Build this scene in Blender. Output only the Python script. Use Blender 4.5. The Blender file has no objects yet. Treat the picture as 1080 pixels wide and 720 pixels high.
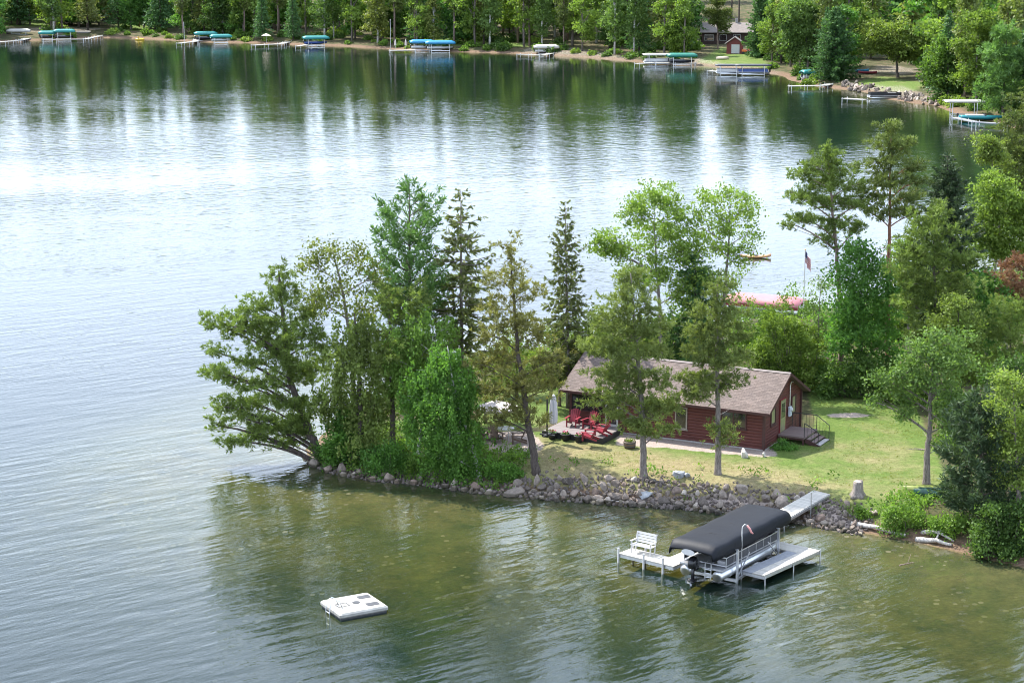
import bpy, math, random
import numpy as np
from mathutils import Vector, Matrix

R = random.Random(7)
N = np.random.default_rng(7)
SC = bpy.context.scene
COL = SC.collection
PI = math.pi

# ------------------------------------------------------------------ camera model (for siting things on the ground)
CH = 32.0; CF = 2100.0; CT = math.atan(435 / 2100)
cc, cs = math.cos(CT), math.sin(CT)
def ray(px, py):
    x = (px - 540) / CF; y = (360 - py) / CF
    return np.array([x, cc + cs * y, -cs + cc * y])
def P(px, py, z=0.0):
    d = ray(px, py); t = (z - CH) / d[2]
    return np.array([0, 0, CH]) + t * d
def W(px, py, Y):
    d = ray(px, py); t = Y / d[1]
    return np.array([0, 0, CH]) + t * d

# ------------------------------------------------------------------ materials
def mat(name):
    m = bpy.data.materials.new(name); m.use_nodes = True
    nt = m.node_tree; nt.nodes.clear()
    return m, nt, nt.nodes, nt.links
def node(nt, t, **kw):
    n = nt.nodes.new(t)
    for k, v in kw.items():
        if k in n.inputs: n.inputs[k].default_value = v
        else: setattr(n, k, v)
    return n
def ramp(nt, fac, stops):
    r = nt.nodes.new('ShaderNodeValToRGB')
    e = r.color_ramp.elements
    while len(e) > len(stops): e.remove(e[-1])
    while len(e) < len(stops): e.new(0.5)
    for i, (p, c) in enumerate(stops):
        e[i].position = p; e[i].color = (*c, 1) if len(c) == 3 else c
    nt.links.new(fac, r.inputs[0])
    return r.outputs[0]
def noise(nt, vec, scale, detail=4, rough=0.55):
    n = node(nt, 'ShaderNodeTexNoise'); n.inputs['Scale'].default_value = scale
    n.inputs['Detail'].default_value = detail; n.inputs['Roughness'].default_value = rough
    if vec is not None: nt.links.new(vec, n.inputs['Vector'])
    return n.outputs['Fac']
def mixc(nt, fac, a, b, mode='MIX'):
    n = nt.nodes.new('ShaderNodeMix'); n.data_type = 'RGBA'; n.blend_type = mode
    for v, i in ((fac, 0), (a, 6), (b, 7)):
        if hasattr(v, 'default_value') or hasattr(v, 'is_linked'): nt.links.new(v, n.inputs[i])
        elif isinstance(v, (int, float)): n.inputs[i].default_value = v
        else: n.inputs[i].default_value = (*v, 1)
    return n.outputs[2]
def math_(nt, op, a, b=0.0, clamp=False):
    n = nt.nodes.new('ShaderNodeMath'); n.operation = op; n.use_clamp = clamp
    for v, i in ((a, 0), (b, 1)):
        if isinstance(v, (int, float)): n.inputs[i].default_value = v
        else: nt.links.new(v, n.inputs[i])
    return n.outputs[0]
def out(nt, sh):
    o = nt.nodes.new('ShaderNodeOutputMaterial'); nt.links.new(sh, o.inputs['Surface']); return o

def plain(name, c, rough=0.6, metal=0.0, var=0.18, scale=6.0, bump=0.0, spec=0.5, stretch=None):
    """a painted / coated / solid surface with mottling"""
    m, nt, ns, L = mat(name)
    tc = node(nt, 'ShaderNodeTexCoord').outputs['Object']
    if stretch:
        mp = node(nt, 'ShaderNodeMapping'); mp.inputs['Scale'].default_value = stretch
        L.new(tc, mp.inputs['Vector']); tc = mp.outputs[0]
    f = noise(nt, tc, scale, 5, 0.65)
    lo = tuple(x * (1 - var) for x in c); hi = tuple(min(1, x * (1 + var)) for x in c)
    col = ramp(nt, f, [(0.3, lo), (0.7, hi)])
    b = node(nt, 'ShaderNodeBsdfPrincipled'); b.inputs['Roughness'].default_value = rough
    b.inputs['Metallic'].default_value = metal; b.inputs['Specular IOR Level'].default_value = spec
    L.new(col, b.inputs['Base Color'])
    if bump:
        bp = node(nt, 'ShaderNodeBump'); bp.inputs['Distance'].default_value = bump
        L.new(f, bp.inputs['Height']); L.new(bp.outputs[0], b.inputs['Normal'])
    out(nt, b.outputs[0]); return m

def foliage(name, dark, light, trans=0.35, rough=0.55):
    m, nt, ns, L = mat(name)
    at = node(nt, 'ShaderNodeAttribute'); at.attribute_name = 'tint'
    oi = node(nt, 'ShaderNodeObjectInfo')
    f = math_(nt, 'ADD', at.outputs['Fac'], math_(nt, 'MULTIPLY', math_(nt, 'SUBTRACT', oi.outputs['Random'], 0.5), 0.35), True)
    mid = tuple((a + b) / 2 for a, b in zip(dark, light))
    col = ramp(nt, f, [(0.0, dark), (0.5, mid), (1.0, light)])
    b = node(nt, 'ShaderNodeBsdfPrincipled'); b.inputs['Roughness'].default_value = rough
    b.inputs['Specular IOR Level'].default_value = 0.25
    L.new(col, b.inputs['Base Color'])
    t = node(nt, 'ShaderNodeBsdfTranslucent')
    tcol = mixc(nt, 1.0, col, (1.15, 1.25, 0.6), 'MULTIPLY')
    L.new(tcol, t.inputs['Color'])
    mx = node(nt, 'ShaderNodeMixShader'); mx.inputs[0].default_value = trans
    L.new(b.outputs[0], mx.inputs[1]); L.new(t.outputs[0], mx.inputs[2])
    out(nt, mx.outputs[0]); return m

def bark(name, c, c2, scale=3.0):
    m, nt, ns, L = mat(name)
    tc = node(nt, 'ShaderNodeTexCoord').outputs['Object']
    mp = node(nt, 'ShaderNodeMapping'); mp.inputs['Scale'].default_value = (5, 5, 1)
    L.new(tc, mp.inputs['Vector'])
    f = noise(nt, mp.outputs[0], scale, 5, 0.7)
    col = ramp(nt, f, [(0.35, c), (0.65, c2)])
    b = node(nt, 'ShaderNodeBsdfPrincipled'); b.inputs['Roughness'].default_value = 0.9
    L.new(col, b.inputs['Base Color'])
    bp = node(nt, 'ShaderNodeBump'); bp.inputs['Distance'].default_value = 0.04
    L.new(f, bp.inputs['Height']); L.new(bp.outputs[0], b.inputs['Normal'])
    out(nt, b.outputs[0]); return m

M = {}
M['needle_olive'] = foliage('needle_olive', (0.0557, 0.0867, 0.0222), (0.2398, 0.3234, 0.0779), 0.38)
M['needle_yellow'] = foliage('needle_yellow', (0.0694, 0.0986, 0.0251), (0.2734, 0.3519, 0.0878), 0.4)
M['needle_pine'] = foliage('needle_pine', (0.0626, 0.089, 0.0267), (0.2474, 0.3018, 0.0839), 0.38)
M['needle_brown'] = foliage('needle_brown', (0.0768, 0.0752, 0.024), (0.3208, 0.3135, 0.0968), 0.36)
M['needle_rust'] = foliage('needle_rust', (0.0792, 0.036, 0.018), (0.32, 0.16, 0.09), 0.2)
M['needle_spruce'] = foliage('needle_spruce', (0.0583, 0.0739, 0.0274), (0.2916, 0.3306, 0.115), 0.42)
M['needle_blue'] = foliage('needle_blue', (0.0298, 0.0785, 0.0315), (0.1426, 0.2744, 0.0862), 0.33)
M['needle_white'] = foliage('needle_white', (0.0365, 0.0907, 0.0285), (0.1857, 0.3238, 0.0885), 0.38)
M['needle_dark'] = foliage('needle_dark', (0.0158, 0.0324, 0.0187), (0.08, 0.125, 0.055), 0.25)
M['leaf_birch'] = foliage('leaf_birch', (0.0359, 0.0922, 0.0176), (0.1783, 0.3493, 0.0655), 0.48)
M['leaf_birch_pale'] = foliage('leaf_birch_pale', (0.0551, 0.1114, 0.0197), (0.2177, 0.3498, 0.0712), 0.46)
M['leaf_spring'] = foliage('leaf_spring', (0.0684, 0.0936, 0.018), (0.3, 0.34, 0.085), 0.45)
M['leaf_poplar'] = foliage('leaf_poplar', (0.0598, 0.109, 0.0211), (0.2699, 0.3843, 0.0765), 0.48)
M['leaf_maple'] = foliage('leaf_maple', (0.0316, 0.0911, 0.0204), (0.1723, 0.3467, 0.069), 0.46)
M['leaf_bright'] = foliage('leaf_bright', (0.0633, 0.1142, 0.0161), (0.3012, 0.41, 0.0805), 0.45)
M['leaf_grey'] = foliage('leaf_grey', (0.0561, 0.106, 0.0264), (0.2365, 0.3558, 0.0983), 0.44)
M['leaf_dark'] = foliage('leaf_dark', (0.0261, 0.0634, 0.0148), (0.1373, 0.2294, 0.0517), 0.43)
M['leaf_gold'] = foliage('leaf_gold', (0.0772, 0.1075, 0.019), (0.2576, 0.3453, 0.0798), 0.46)
M['leaf_shrub'] = foliage('leaf_shrub', (0.0449, 0.0936, 0.0159), (0.2087, 0.3403, 0.06), 0.46)
M['grass_blade'] = foliage('grass_blade', (0.100, 0.125, 0.030), (0.260, 0.270, 0.090), 0.6)
M['bark_grey'] = bark('bark_grey', (0.075, 0.060, 0.050), (0.27, 0.23, 0.20))
M['bark_dark'] = bark('bark_dark', (0.035, 0.026, 0.022), (0.12, 0.095, 0.080))
M['bark_red'] = bark('bark_red', (0.10, 0.045, 0.028), (0.32, 0.15, 0.09))
M['bark_birch'] = bark('bark_birch', (0.25, 0.23, 0.20), (0.72, 0.70, 0.66), 2.0)
M['bark_pine'] = bark('bark_pine', (0.11, 0.075, 0.06), (0.34, 0.25, 0.21))
M['dead_wood'] = bark('dead_wood', (0.30, 0.27, 0.24), (0.60, 0.56, 0.51))
M['stump_wood'] = bark('stump_wood', (0.12, 0.10, 0.085), (0.32, 0.27, 0.235))

M['white_deck'] = plain('white_deck', (0.31, 0.30, 0.27), 0.6, 0, 0.2, 2.5)
M['white_paint'] = plain('white_paint', (0.50, 0.49, 0.475), 0.45, 0, 0.06, 4)
M['white_gloss'] = plain('white_gloss', (0.55, 0.55, 0.54), 0.2, 0, 0.04, 4)
M['grey_deck'] = plain('grey_deck', (0.22, 0.23, 0.25), 0.7, 0, 0.15, 5)
M['alu'] = plain('alu', (0.62, 0.63, 0.65), 0.35, 0.9, 0.1, 5)
M['steel_grey'] = plain('steel_grey', (0.42, 0.43, 0.45), 0.45, 0.7, 0.12, 5)
M['black_vinyl'] = plain('black_vinyl', (0.008, 0.0095, 0.014), 0.6, 0, 0.15, 1.6, 0.015, 0.25)
M['black_matt'] = plain('black_matt', (0.018, 0.018, 0.020), 0.6, 0, 0.3, 6)
M['black_gloss'] = plain('black_gloss', (0.015, 0.015, 0.018), 0.2, 0, 0.2, 6)
M['charcoal'] = plain('charcoal', (0.05, 0.052, 0.058), 0.5, 0, 0.25, 5)
M['red_paint'] = plain('red_paint', (0.23, 0.020, 0.034), 0.45, 0, 0.12, 8)
M['red_dark'] = plain('red_dark', (0.16, 0.018, 0.022), 0.5, 0, 0.2, 4)
M['red_canopy'] = plain('red_canopy', (0.42, 0.150, 0.16), 0.6, 0, 0.16, 1.2)
M['teal'] = plain('teal', (0.020, 0.200, 0.190), 0.45, 0, 0.15, 1.0)
M['blue_canopy'] = plain('blue_canopy', (0.030, 0.230, 0.420), 0.45, 0, 0.15, 1.0)
M['green_canopy'] = plain('green_canopy', (0.015, 0.170, 0.120), 0.5, 0, 0.15, 1.0)
M['pale_canopy'] = plain('pale_canopy', (0.46, 0.44, 0.40), 0.6, 0, 0.12, 1.0)
M['dark_canopy'] = plain('dark_canopy', (0.040, 0.045, 0.055), 0.55, 0, 0.2, 1.0)
M['hull_blue'] = plain('hull_blue', (0.02, 0.06, 0.24), 0.25, 0, 0.1, 2)
M['hull_black'] = plain('hull_black', (0.02, 0.022, 0.03), 0.25, 0, 0.2, 2)
M['hull_teal'] = plain('hull_teal', (0.02, 0.22, 0.25), 0.25, 0, 0.1, 2)
M['beige'] = plain('beige', (0.52, 0.43, 0.32), 0.6, 0, 0.12, 3)
M['yellow'] = plain('yellow', (0.62, 0.42, 0.04), 0.35, 0, 0.1, 3)
M['orange'] = plain('orange', (0.75, 0.17, 0.03), 0.4, 0, 0.1, 3)
M['kayak_orange'] = plain('kayak_orange', (0.62, 0.34, 0.16), 0.4, 0, 0.1, 3)
M['kayak_green'] = plain('kayak_green', (0.010, 0.055, 0.035), 0.3, 0, 0.15, 3)
M['canoe_yellow'] = plain('canoe_yellow', (0.20, 0.23, 0.05), 0.35, 0, 0.12, 3)
M['wood_brown'] = plain('wood_brown', (0.13, 0.085, 0.06), 0.7, 0, 0.25, 4, stretch=(1, 8, 8))
M['wood_grey'] = plain('wood_grey', (0.22, 0.18, 0.16), 0.75, 0, 0.2, 4, stretch=(1, 8, 8))
M['umbrella_white'] = plain('umbrella_white', (0.60, 0.58, 0.62), 0.8, 0, 0.08, 4)
M['umbrella_beige'] = plain('umbrella_beige', (0.58, 0.50, 0.46), 0.8, 0, 0.1, 3)
M['trim_dark'] = plain('trim_dark', (0.055, 0.020, 0.018), 0.6, 0, 0.2, 5)
M['concrete'] = plain('concrete', (0.36, 0.34, 0.33), 0.9, 0, 0.15, 4)
M['soil'] = plain('soil', (0.06, 0.042, 0.03), 0.95, 0, 0.3, 6)
M['flower_pink'] = plain('flower_pink', (0.62, 0.12, 0.22), 0.7, 0, 0.25, 12)
M['meter_grey'] = plain('meter_grey', (0.50, 0.55, 0.60), 0.45, 0.2, 0.08, 4)
M['red_flag_tip'] = plain('red_flag_tip', (0.70, 0.30, 0.27), 0.5, 0, 0.1, 8)
M['slate_roof'] = plain('slate_roof', (0.20, 0.17, 0.155), 0.9, 0, 0.2, 2)
M['pink_roof'] = plain('pink_roof', (0.36, 0.24, 0.20), 0.9, 0, 0.15, 2)
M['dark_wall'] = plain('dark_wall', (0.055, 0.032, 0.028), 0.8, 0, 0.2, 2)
M['tan_wall'] = plain('tan_wall', (0.30, 0.26, 0.22), 0.8, 0, 0.15, 2)
M['shed_red'] = plain('shed_red', (0.16, 0.035, 0.030), 0.7, 0, 0.15, 2)

def glass_mat():
    m, nt, ns, L = mat('window_glass')
    tc = node(nt, 'ShaderNodeTexCoord').outputs['Object']
    f = noise(nt, tc, 1.5, 3)
    b = node(nt, 'ShaderNodeBsdfPrincipled'); b.inputs['Roughness'].default_value = 0.04
    b.inputs['Specular IOR Level'].default_value = 0.9
    L.new(ramp(nt, f, [(0.3, (0.012, 0.013, 0.015)), (0.7, (0.045, 0.043, 0.040))]), b.inputs['Base Color'])
    out(nt, b.outputs[0]); return m
M['glass'] = glass_mat()
M['screen'] = plain('screen', (0.030, 0.032, 0.034), 0.5, 0, 0.4, 2)
M['lawn_reflection'] = plain('lawn_reflection', (0.22, 0.215, 0.12), 0.25, 0, 0.15, 3)  # reflection of the lawn painted as yellow-olive colour on gable panes and door

def siding_mat():
    m, nt, ns, L = mat('red_log_siding')
    tc = node(nt, 'ShaderNodeTexCoord').outputs['Object']
    sx = node(nt, 'ShaderNodeSeparateXYZ'); L.new(tc, sx.inputs[0])
    fr = math_(nt, 'FRACT', math_(nt, 'MULTIPLY', sx.outputs['Z'], 1 / 0.19))
    rnd = math_(nt, 'SUBTRACT', math_(nt, 'MULTIPLY', math_(nt, 'ABSOLUTE', math_(nt, 'SUBTRACT', fr, 0.5)), 2.0), 0.0)
    prof = math_(nt, 'SUBTRACT', 1.0, math_(nt, 'POWER', rnd, 4.0))
    mp = node(nt, 'ShaderNodeMapping'); mp.inputs['Scale'].default_value = (0.6, 0.6, 7)
    L.new(tc, mp.inputs['Vector'])
    f = noise(nt, mp.outputs[0], 1.6, 6, 0.65)
    col = ramp(nt, f, [(0.25, (0.055, 0.015, 0.012)), (0.55, (0.105, 0.025, 0.020)), (0.8, (0.155, 0.045, 0.034))])
    b = node(nt, 'ShaderNodeBsdfPrincipled'); b.inputs['Roughness'].default_value = 0.6
    L.new(col, b.inputs['Base Color'])
    bp = node(nt, 'ShaderNodeBump'); bp.inputs['Distance'].default_value = 0.035
    L.new(prof, bp.inputs['Height']); L.new(bp.outputs[0], b.inputs['Normal'])
    out(nt, b.outputs[0]); return m
M['siding'] = siding_mat()

def shingle_mat():
    m, nt, ns, L = mat('asphalt_shingle')
    tc = node(nt, 'ShaderNodeTexCoord').outputs['UV']
    br = node(nt, 'ShaderNodeTexBrick'); L.new(tc, br.inputs['Vector'])
    br.inputs['Scale'].default_value = 1.0
    br.inputs['Brick Width'].default_value = 0.32; br.inputs['Row Height'].default_value = 0.14
    br.inputs['Mortar Size'].default_value = 0.012; br.inputs['Mortar Smooth'].default_value = 0.6
    br.inputs['Color1'].default_value = (0.128, 0.098, 0.084, 1); br.inputs['Color2'].default_value = (0.188, 0.148, 0.128, 1)
    br.inputs['Mortar'].default_value = (0.105, 0.080, 0.068, 1)
    f = noise(nt, tc, 0.9, 5, 0.7)
    f2 = noise(nt, tc, 9, 4, 0.7)
    c = mixc(nt, 1.0, br.outputs['Color'], ramp(nt, f, [(0.3, (0.72, 0.72, 0.74)), (0.7, (1.08, 1.04, 1.02))]), 'MULTIPLY')
    c = mixc(nt, 1.0, c, ramp(nt, f2, [(0.3, (0.75, 0.75, 0.75)), (0.7, (1.2, 1.2, 1.2))]), 'MULTIPLY')
    b = node(nt, 'ShaderNodeBsdfPrincipled'); b.inputs['Roughness'].default_value = 0.92
    L.new(c, b.inputs['Base Color'])
    bp = node(nt, 'ShaderNodeBump'); bp.inputs['Distance'].default_value = 0.02
    L.new(br.outputs['Fac'], bp.inputs['Height']); bp.invert = True
    L.new(bp.outputs[0], b.inputs['Normal'])
    out(nt, b.outputs[0]); return m
M['shingle'] = shingle_mat()

def board_mat(name, c, axis='X', width=0.14, gap=(0.05, 0.045, 0.04)):
    """deck boards running across AXIS"""
    m, nt, ns, L = mat(name)
    tc = node(nt, 'ShaderNodeTexCoord').outputs['Object']
    sx = node(nt, 'ShaderNodeSeparateXYZ'); L.new(tc, sx.inputs[0])
    q = math_(nt, 'MULTIPLY', sx.outputs[axis], 1 / width)
    fr = math_(nt, 'FRACT', q); fl = math_(nt, 'FLOOR', q)
    wn = node(nt, 'ShaderNodeTexWhiteNoise'); wn.noise_dimensions = '1D'; L.new(fl, wn.inputs['W'])
    f = noise(nt, tc, 5, 5, 0.7)
    k = math_(nt, 'ADD', math_(nt, 'MULTIPLY', wn.outputs[0], 0.5), math_(nt, 'MULTIPLY', f, 0.5))
    col = ramp(nt, k, [(0.15, tuple(x * 0.78 for x in c)), (0.85, tuple(min(1, x * 1.15) for x in c))])
    g = math_(nt, 'LESS_THAN', fr, 0.07)
    col = mixc(nt, g, col, gap)
    b = node(nt, 'ShaderNodeBsdfPrincipled'); b.inputs['Roughness'].default_value = 0.7
    L.new(col, b.inputs['Base Color'])
    out(nt, b.outputs[0]); return m
M['dock_boards'] = board_mat('dock_boards', (0.44, 0.415, 0.365), 'X', 0.15, (0.10, 0.098, 0.09))
M['deck_boards'] = board_mat('deck_boards', (0.19, 0.162, 0.155), 'Y', 0.14, (0.10, 0.08, 0.07))
M['step_boards'] = board_mat('step_boards', (0.17, 0.12, 0.11), 'Y', 0.14, (0.05, 0.04, 0.035))

def rock_mat():
    m, nt, ns, L = mat('field_stone')
    tc = node(nt, 'ShaderNodeTexCoord').outputs['Object']
    oi = node(nt, 'ShaderNodeObjectInfo')
    base = ramp(nt, oi.outputs['Random'], [(0.0, (0.090, 0.074, 0.063)), (0.3, (0.185, 0.150, 0.124)), (0.55, (0.265, 0.220, 0.182)), (0.8, (0.200, 0.142, 0.112)), (1.0, (0.47, 0.41, 0.35))])
    f = noise(nt, tc, 3.5, 6, 0.7)
    c = mixc(nt, 1.0, base, ramp(nt, f, [(0.3, (0.6, 0.6, 0.6)), (0.7, (1.3, 1.28, 1.25))]), 'MULTIPLY')
    geo = node(nt, 'ShaderNodeNewGeometry'); sx = node(nt, 'ShaderNodeSeparateXYZ'); L.new(geo.outputs['Position'], sx.inputs[0])
    wl = math_(nt, 'ADD', 0.13, math_(nt, 'MULTIPLY', f, 0.18)); wetf = math_(nt, 'MULTIPLY', math_(nt, 'SUBTRACT', wl, sx.outputs['Z']), 14.0, True)
    c = mixc(nt, wetf, c, mixc(nt, 1.0, c, (0.36, 0.36, 0.30), 'MULTIPLY'))
    li = ramp(nt, noise(nt, geo.outputs['Position'], 5.0, 5, 0.7), [(0.60, (0, 0, 0)), (0.70, (0.6, 0.6, 0.6))])
    c = mixc(nt, li, c, (0.30, 0.30, 0.24))
    b = node(nt, 'ShaderNodeBsdfPrincipled'); b.inputs['Roughness'].default_value = 0.85
    L.new(c, b.inputs['Base Color'])
    bp = node(nt, 'ShaderNodeBump'); bp.inputs['Distance'].default_value = 0.05
    L.new(f, bp.inputs['Height']); L.new(bp.outputs[0], b.inputs['Normal'])
    out(nt, b.outputs[0]); return m
M['rock'] = rock_mat()
M['rock_pale'] = plain('rock_pale', (0.52, 0.48, 0.44), 0.85, 0, 0.25, 3, 0.05)
M['rock_grey'] = plain('rock_grey', (0.30, 0.31, 0.32), 0.85, 0, 0.25, 3, 0.05)

def ground_mat():
    m, nt, ns, L = mat('ground_cover')
    geo = node(nt, 'ShaderNodeNewGeometry')
    pos = geo.outputs['Position']
    sx = node(nt, 'ShaderNodeSeparateXYZ'); L.new(pos, sx.inputs[0])
    n_big = noise(nt, pos, 0.09, 5, 0.6); n_mid = noise(nt, pos, 0.45, 6, 0.65); n_fine = noise(nt, pos, 3.5, 6, 0.75)
    n_grain = noise(nt, pos, 11.0, 4, 0.8)
    # forest floor
    forest = ramp(nt, n_mid, [(0.3, (0.040, 0.034, 0.020)), (0.48, (0.060, 0.066, 0.026)), (0.6, (0.115, 0.085, 0.052)), (0.75, (0.070, 0.090, 0.028))])
    # lawn: greener and strawy patches
    lawn_g = ramp(nt, n_fine, [(0.3, (0.062, 0.105, 0.020)), (0.7, (0.135, 0.190, 0.046))])
    lawn_d = ramp(nt, n_fine, [(0.3, (0.165, 0.135, 0.066)), (0.7, (0.315, 0.265, 0.150))])
    adry = node(nt, 'ShaderNodeAttribute'); adry.attribute_name = 'dry'
    dryf = math_(nt, 'ADD', adry.outputs['Fac'], math_(nt, 'MULTIPLY', math_(nt, 'SUBTRACT', n_mid, 0.5), 2.2), True)
    lawn = mixc(nt, dryf, lawn_g, lawn_d)
    lawn = mixc(nt, 1.0, lawn, ramp(nt, n_grain, [(0.25, (0.62, 0.62, 0.6)), (0.75, (1.3, 1.3, 1.25))]), 'MULTIPLY')
    al = node(nt, 'ShaderNodeAttribute'); al.attribute_name = 'lawn'
    lf = math_(nt, 'ADD', al.outputs['Fac'], math_(nt, 'MULTIPLY', math_(nt, 'SUBTRACT', n_fine, 0.5), 0.9))
    lf = math_(nt, 'MULTIPLY', math_(nt, 'SUBTRACT', lf, 0.35), 3.0, True)
    c = mixc(nt, lf, forest, lawn)
    # gravel / sand
    sand = ramp(nt, n_grain, [(0.25, (0.20, 0.155, 0.13)), (0.75, (0.46, 0.385, 0.34))])
    asd = node(nt, 'ShaderNodeAttribute'); asd.attribute_name = 'sand'
    sf = math_(nt, 'ADD', asd.outputs['Fac'], math_(nt, 'MULTIPLY', math_(nt, 'SUBTRACT', n_fine, 0.5), 1.1))
    sf = math_(nt, 'MULTIPLY', math_(nt, 'SUBTRACT', sf, 0.4), 3.5, True)
    c = mixc(nt, sf, c, sand)
    # strip at the waterline: wet soil
    wet = ramp(nt, n_fine, [(0.3, (0.085, 0.055, 0.036)), (0.7, (0.23, 0.155, 0.105))])
    wf = math_(nt, 'MULTIPLY', math_(nt, 'SUBTRACT', 0.55, sx.outputs['Z']), 4.0, True)
    wf = math_(nt, 'MULTIPLY', wf, math_(nt, 'SUBTRACT', 1.0, sf))
    c = mixc(nt, wf, c, wet)
    # lake bed: sand, silt and weed patches
    bed = ramp(nt, n_mid, [(0.34, (0.062, 0.060, 0.016)), (0.5, (0.125, 0.106, 0.036)), (0.68, (0.185, 0.150, 0.060))])
    bed = mixc(nt, ramp(nt, n_big, [(0.42, (0, 0, 0)), (0.60, (0.5, 0.5, 0.5))]), bed, (0.090, 0.100, 0.028))
    bed = mixc(nt, 1.0, bed, ramp(nt, n_fine, [(0.3, (0.7, 0.7, 0.7)), (0.7, (1.25, 1.25, 1.25))]), 'MULTIPLY')
    vo = node(nt, 'ShaderNodeTexVoronoi'); vo.inputs['Scale'].default_value = 1.7; vo.inputs['Randomness'].default_value = 1.0; L.new(pos, vo.inputs['Vector'])
    peb = math_(nt, 'MULTIPLY', math_(nt, 'LESS_THAN', vo.outputs['Distance'], 0.26), ramp(nt, noise(nt, pos, 0.22, 3), [(0.48, (0, 0, 0)), (0.56, (1, 1, 1))]))
    bed = mixc(nt, math_(nt, 'MULTIPLY', peb, 0.8), bed, mixc(nt, vo.outputs['Color'], (0.06, 0.055, 0.04), (0.36, 0.31, 0.22)))
    weed = ramp(nt, noise(nt, pos, 0.8, 7, 0.75), [(0.57, (0, 0, 0)), (0.66, (0.5, 0.5, 0.5))])
    bed = mixc(nt, weed, bed, (0.045, 0.065, 0.016))
    uf = math_(nt, 'MULTIPLY', math_(nt, 'SUBTRACT', 0.03, sx.outputs['Z']), 20.0, True)
    c = mixc(nt, uf, c, bed)
    b = node(nt, 'ShaderNodeBsdfPrincipled'); b.inputs['Roughness'].default_value = 0.95
    b.inputs['Specular IOR Level'].default_value = 0.15
    L.new(c, b.inputs['Base Color'])
    bp = node(nt, 'ShaderNodeBump'); bp.inputs['Distance'].default_value = 0.12; bp.inputs['Strength'].default_value = 0.8
    L.new(math_(nt, 'ADD', n_fine, math_(nt, 'MULTIPLY', n_grain, 0.5)), bp.inputs['Height']); L.new(bp.outputs[0], b.inputs['Normal'])
    out(nt, b.outputs[0]); return m
M['ground'] = ground_mat()

WAVE = dict(a=0.076, b=0.037, c=0.007)
def water_mat():
    m, nt, ns, L = mat('lake_water')
    pos = node(nt, 'ShaderNodeNewGeometry').outputs['Position']
    def mapped(scale, rot):
        ro = node(nt, 'ShaderNodeMapping'); ro.inputs['Rotation'].default_value = (0, 0, math.radians(-rot)); L.new(pos, ro.inputs['Vector'])
        mp = node(nt, 'ShaderNodeMapping'); mp.inputs['Scale'].default_value = scale; L.new(ro.outputs[0], mp.inputs['Vector']); return mp.outputs[0]
    w1 = noise(nt, mapped((0.26, 1.0, 1), 34), 0.85, 2, 0.5)
    w2 = noise(nt, mapped((0.32, 1.0, 1), 44), 2.0, 2, 0.5)
    w3 = noise(nt, mapped((0.8, 1.0, 1), 5), 4.6, 3, 0.6)
    patch = noise(nt, mapped((0.5, 1.0, 1), 12), 0.016, 4, 0.6)
    pk = ramp(nt, patch, [(0.36, (0.30, 0.30, 0.30)), (0.64, (1.15, 1.15, 1.15))])
    h = math_(nt, 'ADD', math_(nt, 'ADD', math_(nt, 'MULTIPLY', w1, WAVE['a']), math_(nt, 'MULTIPLY', w2, WAVE['b'])), math_(nt, 'MULTIPLY', w3, WAVE['c']))
    sy = node(nt, 'ShaderNodeSeparateXYZ'); L.new(pos, sy.inputs[0])
    lee = node(nt, 'ShaderNodeMapRange'); lee.inputs['From Min'].default_value = 210; lee.inputs['From Max'].default_value = 400
    lee.inputs['To Min'].default_value = 1.0; lee.inputs['To Max'].default_value = 0.44; L.new(sy.outputs['Y'], lee.inputs['Value'])
    h = math_(nt, 'MULTIPLY', math_(nt, 'MULTIPLY', h, pk), lee.outputs[0])
    bp = node(nt, 'ShaderNodeBump'); bp.inputs['Distance'].default_value = 1.0; bp.inputs['Strength'].default_value = 1.0
    L.new(h, bp.inputs['Height'])
    fr = node(nt, 'ShaderNodeFresnel'); fr.inputs['IOR'].default_value = 1.333; L.new(bp.outputs[0], fr.inputs['Normal'])
    gl = node(nt, 'ShaderNodeBsdfGlossy'); gl.inputs['Roughness'].default_value = 0.04
    gl.inputs['Color'].default_value = (1, 1, 1, 1); L.new(bp.outputs[0], gl.inputs['Normal'])
    tr = node(nt, 'ShaderNodeBsdfTransparent'); tr.inputs['Color'].default_value = (1, 1, 1, 1)
    df = node(nt, 'ShaderNodeBsdfDiffuse'); df.inputs['Color'].default_value = (0.030, 0.072, 0.055, 1)
    body = node(nt, 'ShaderNodeMixShader'); body.inputs[0].default_value = 0.17
    L.new(tr.outputs[0], body.inputs[1]); L.new(df.outputs[0], body.inputs[2])
    mx = node(nt, 'ShaderNodeMixShader'); L.new(fr.outputs[0], mx.inputs[0])
    L.new(body.outputs[0], mx.inputs[1]); L.new(gl.outputs[0], mx.inputs[2])
    o = out(nt, mx.outputs[0])
    va = node(nt, 'ShaderNodeVolumeAbsorption'); va.inputs['Color'].default_value = (0.63, 0.66, 0.15, 1)
    va.inputs['Density'].default_value = 0.72
    L.new(va.outputs[0], o.inputs['Volume'])
    return m
M['water'] = water_mat()

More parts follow.
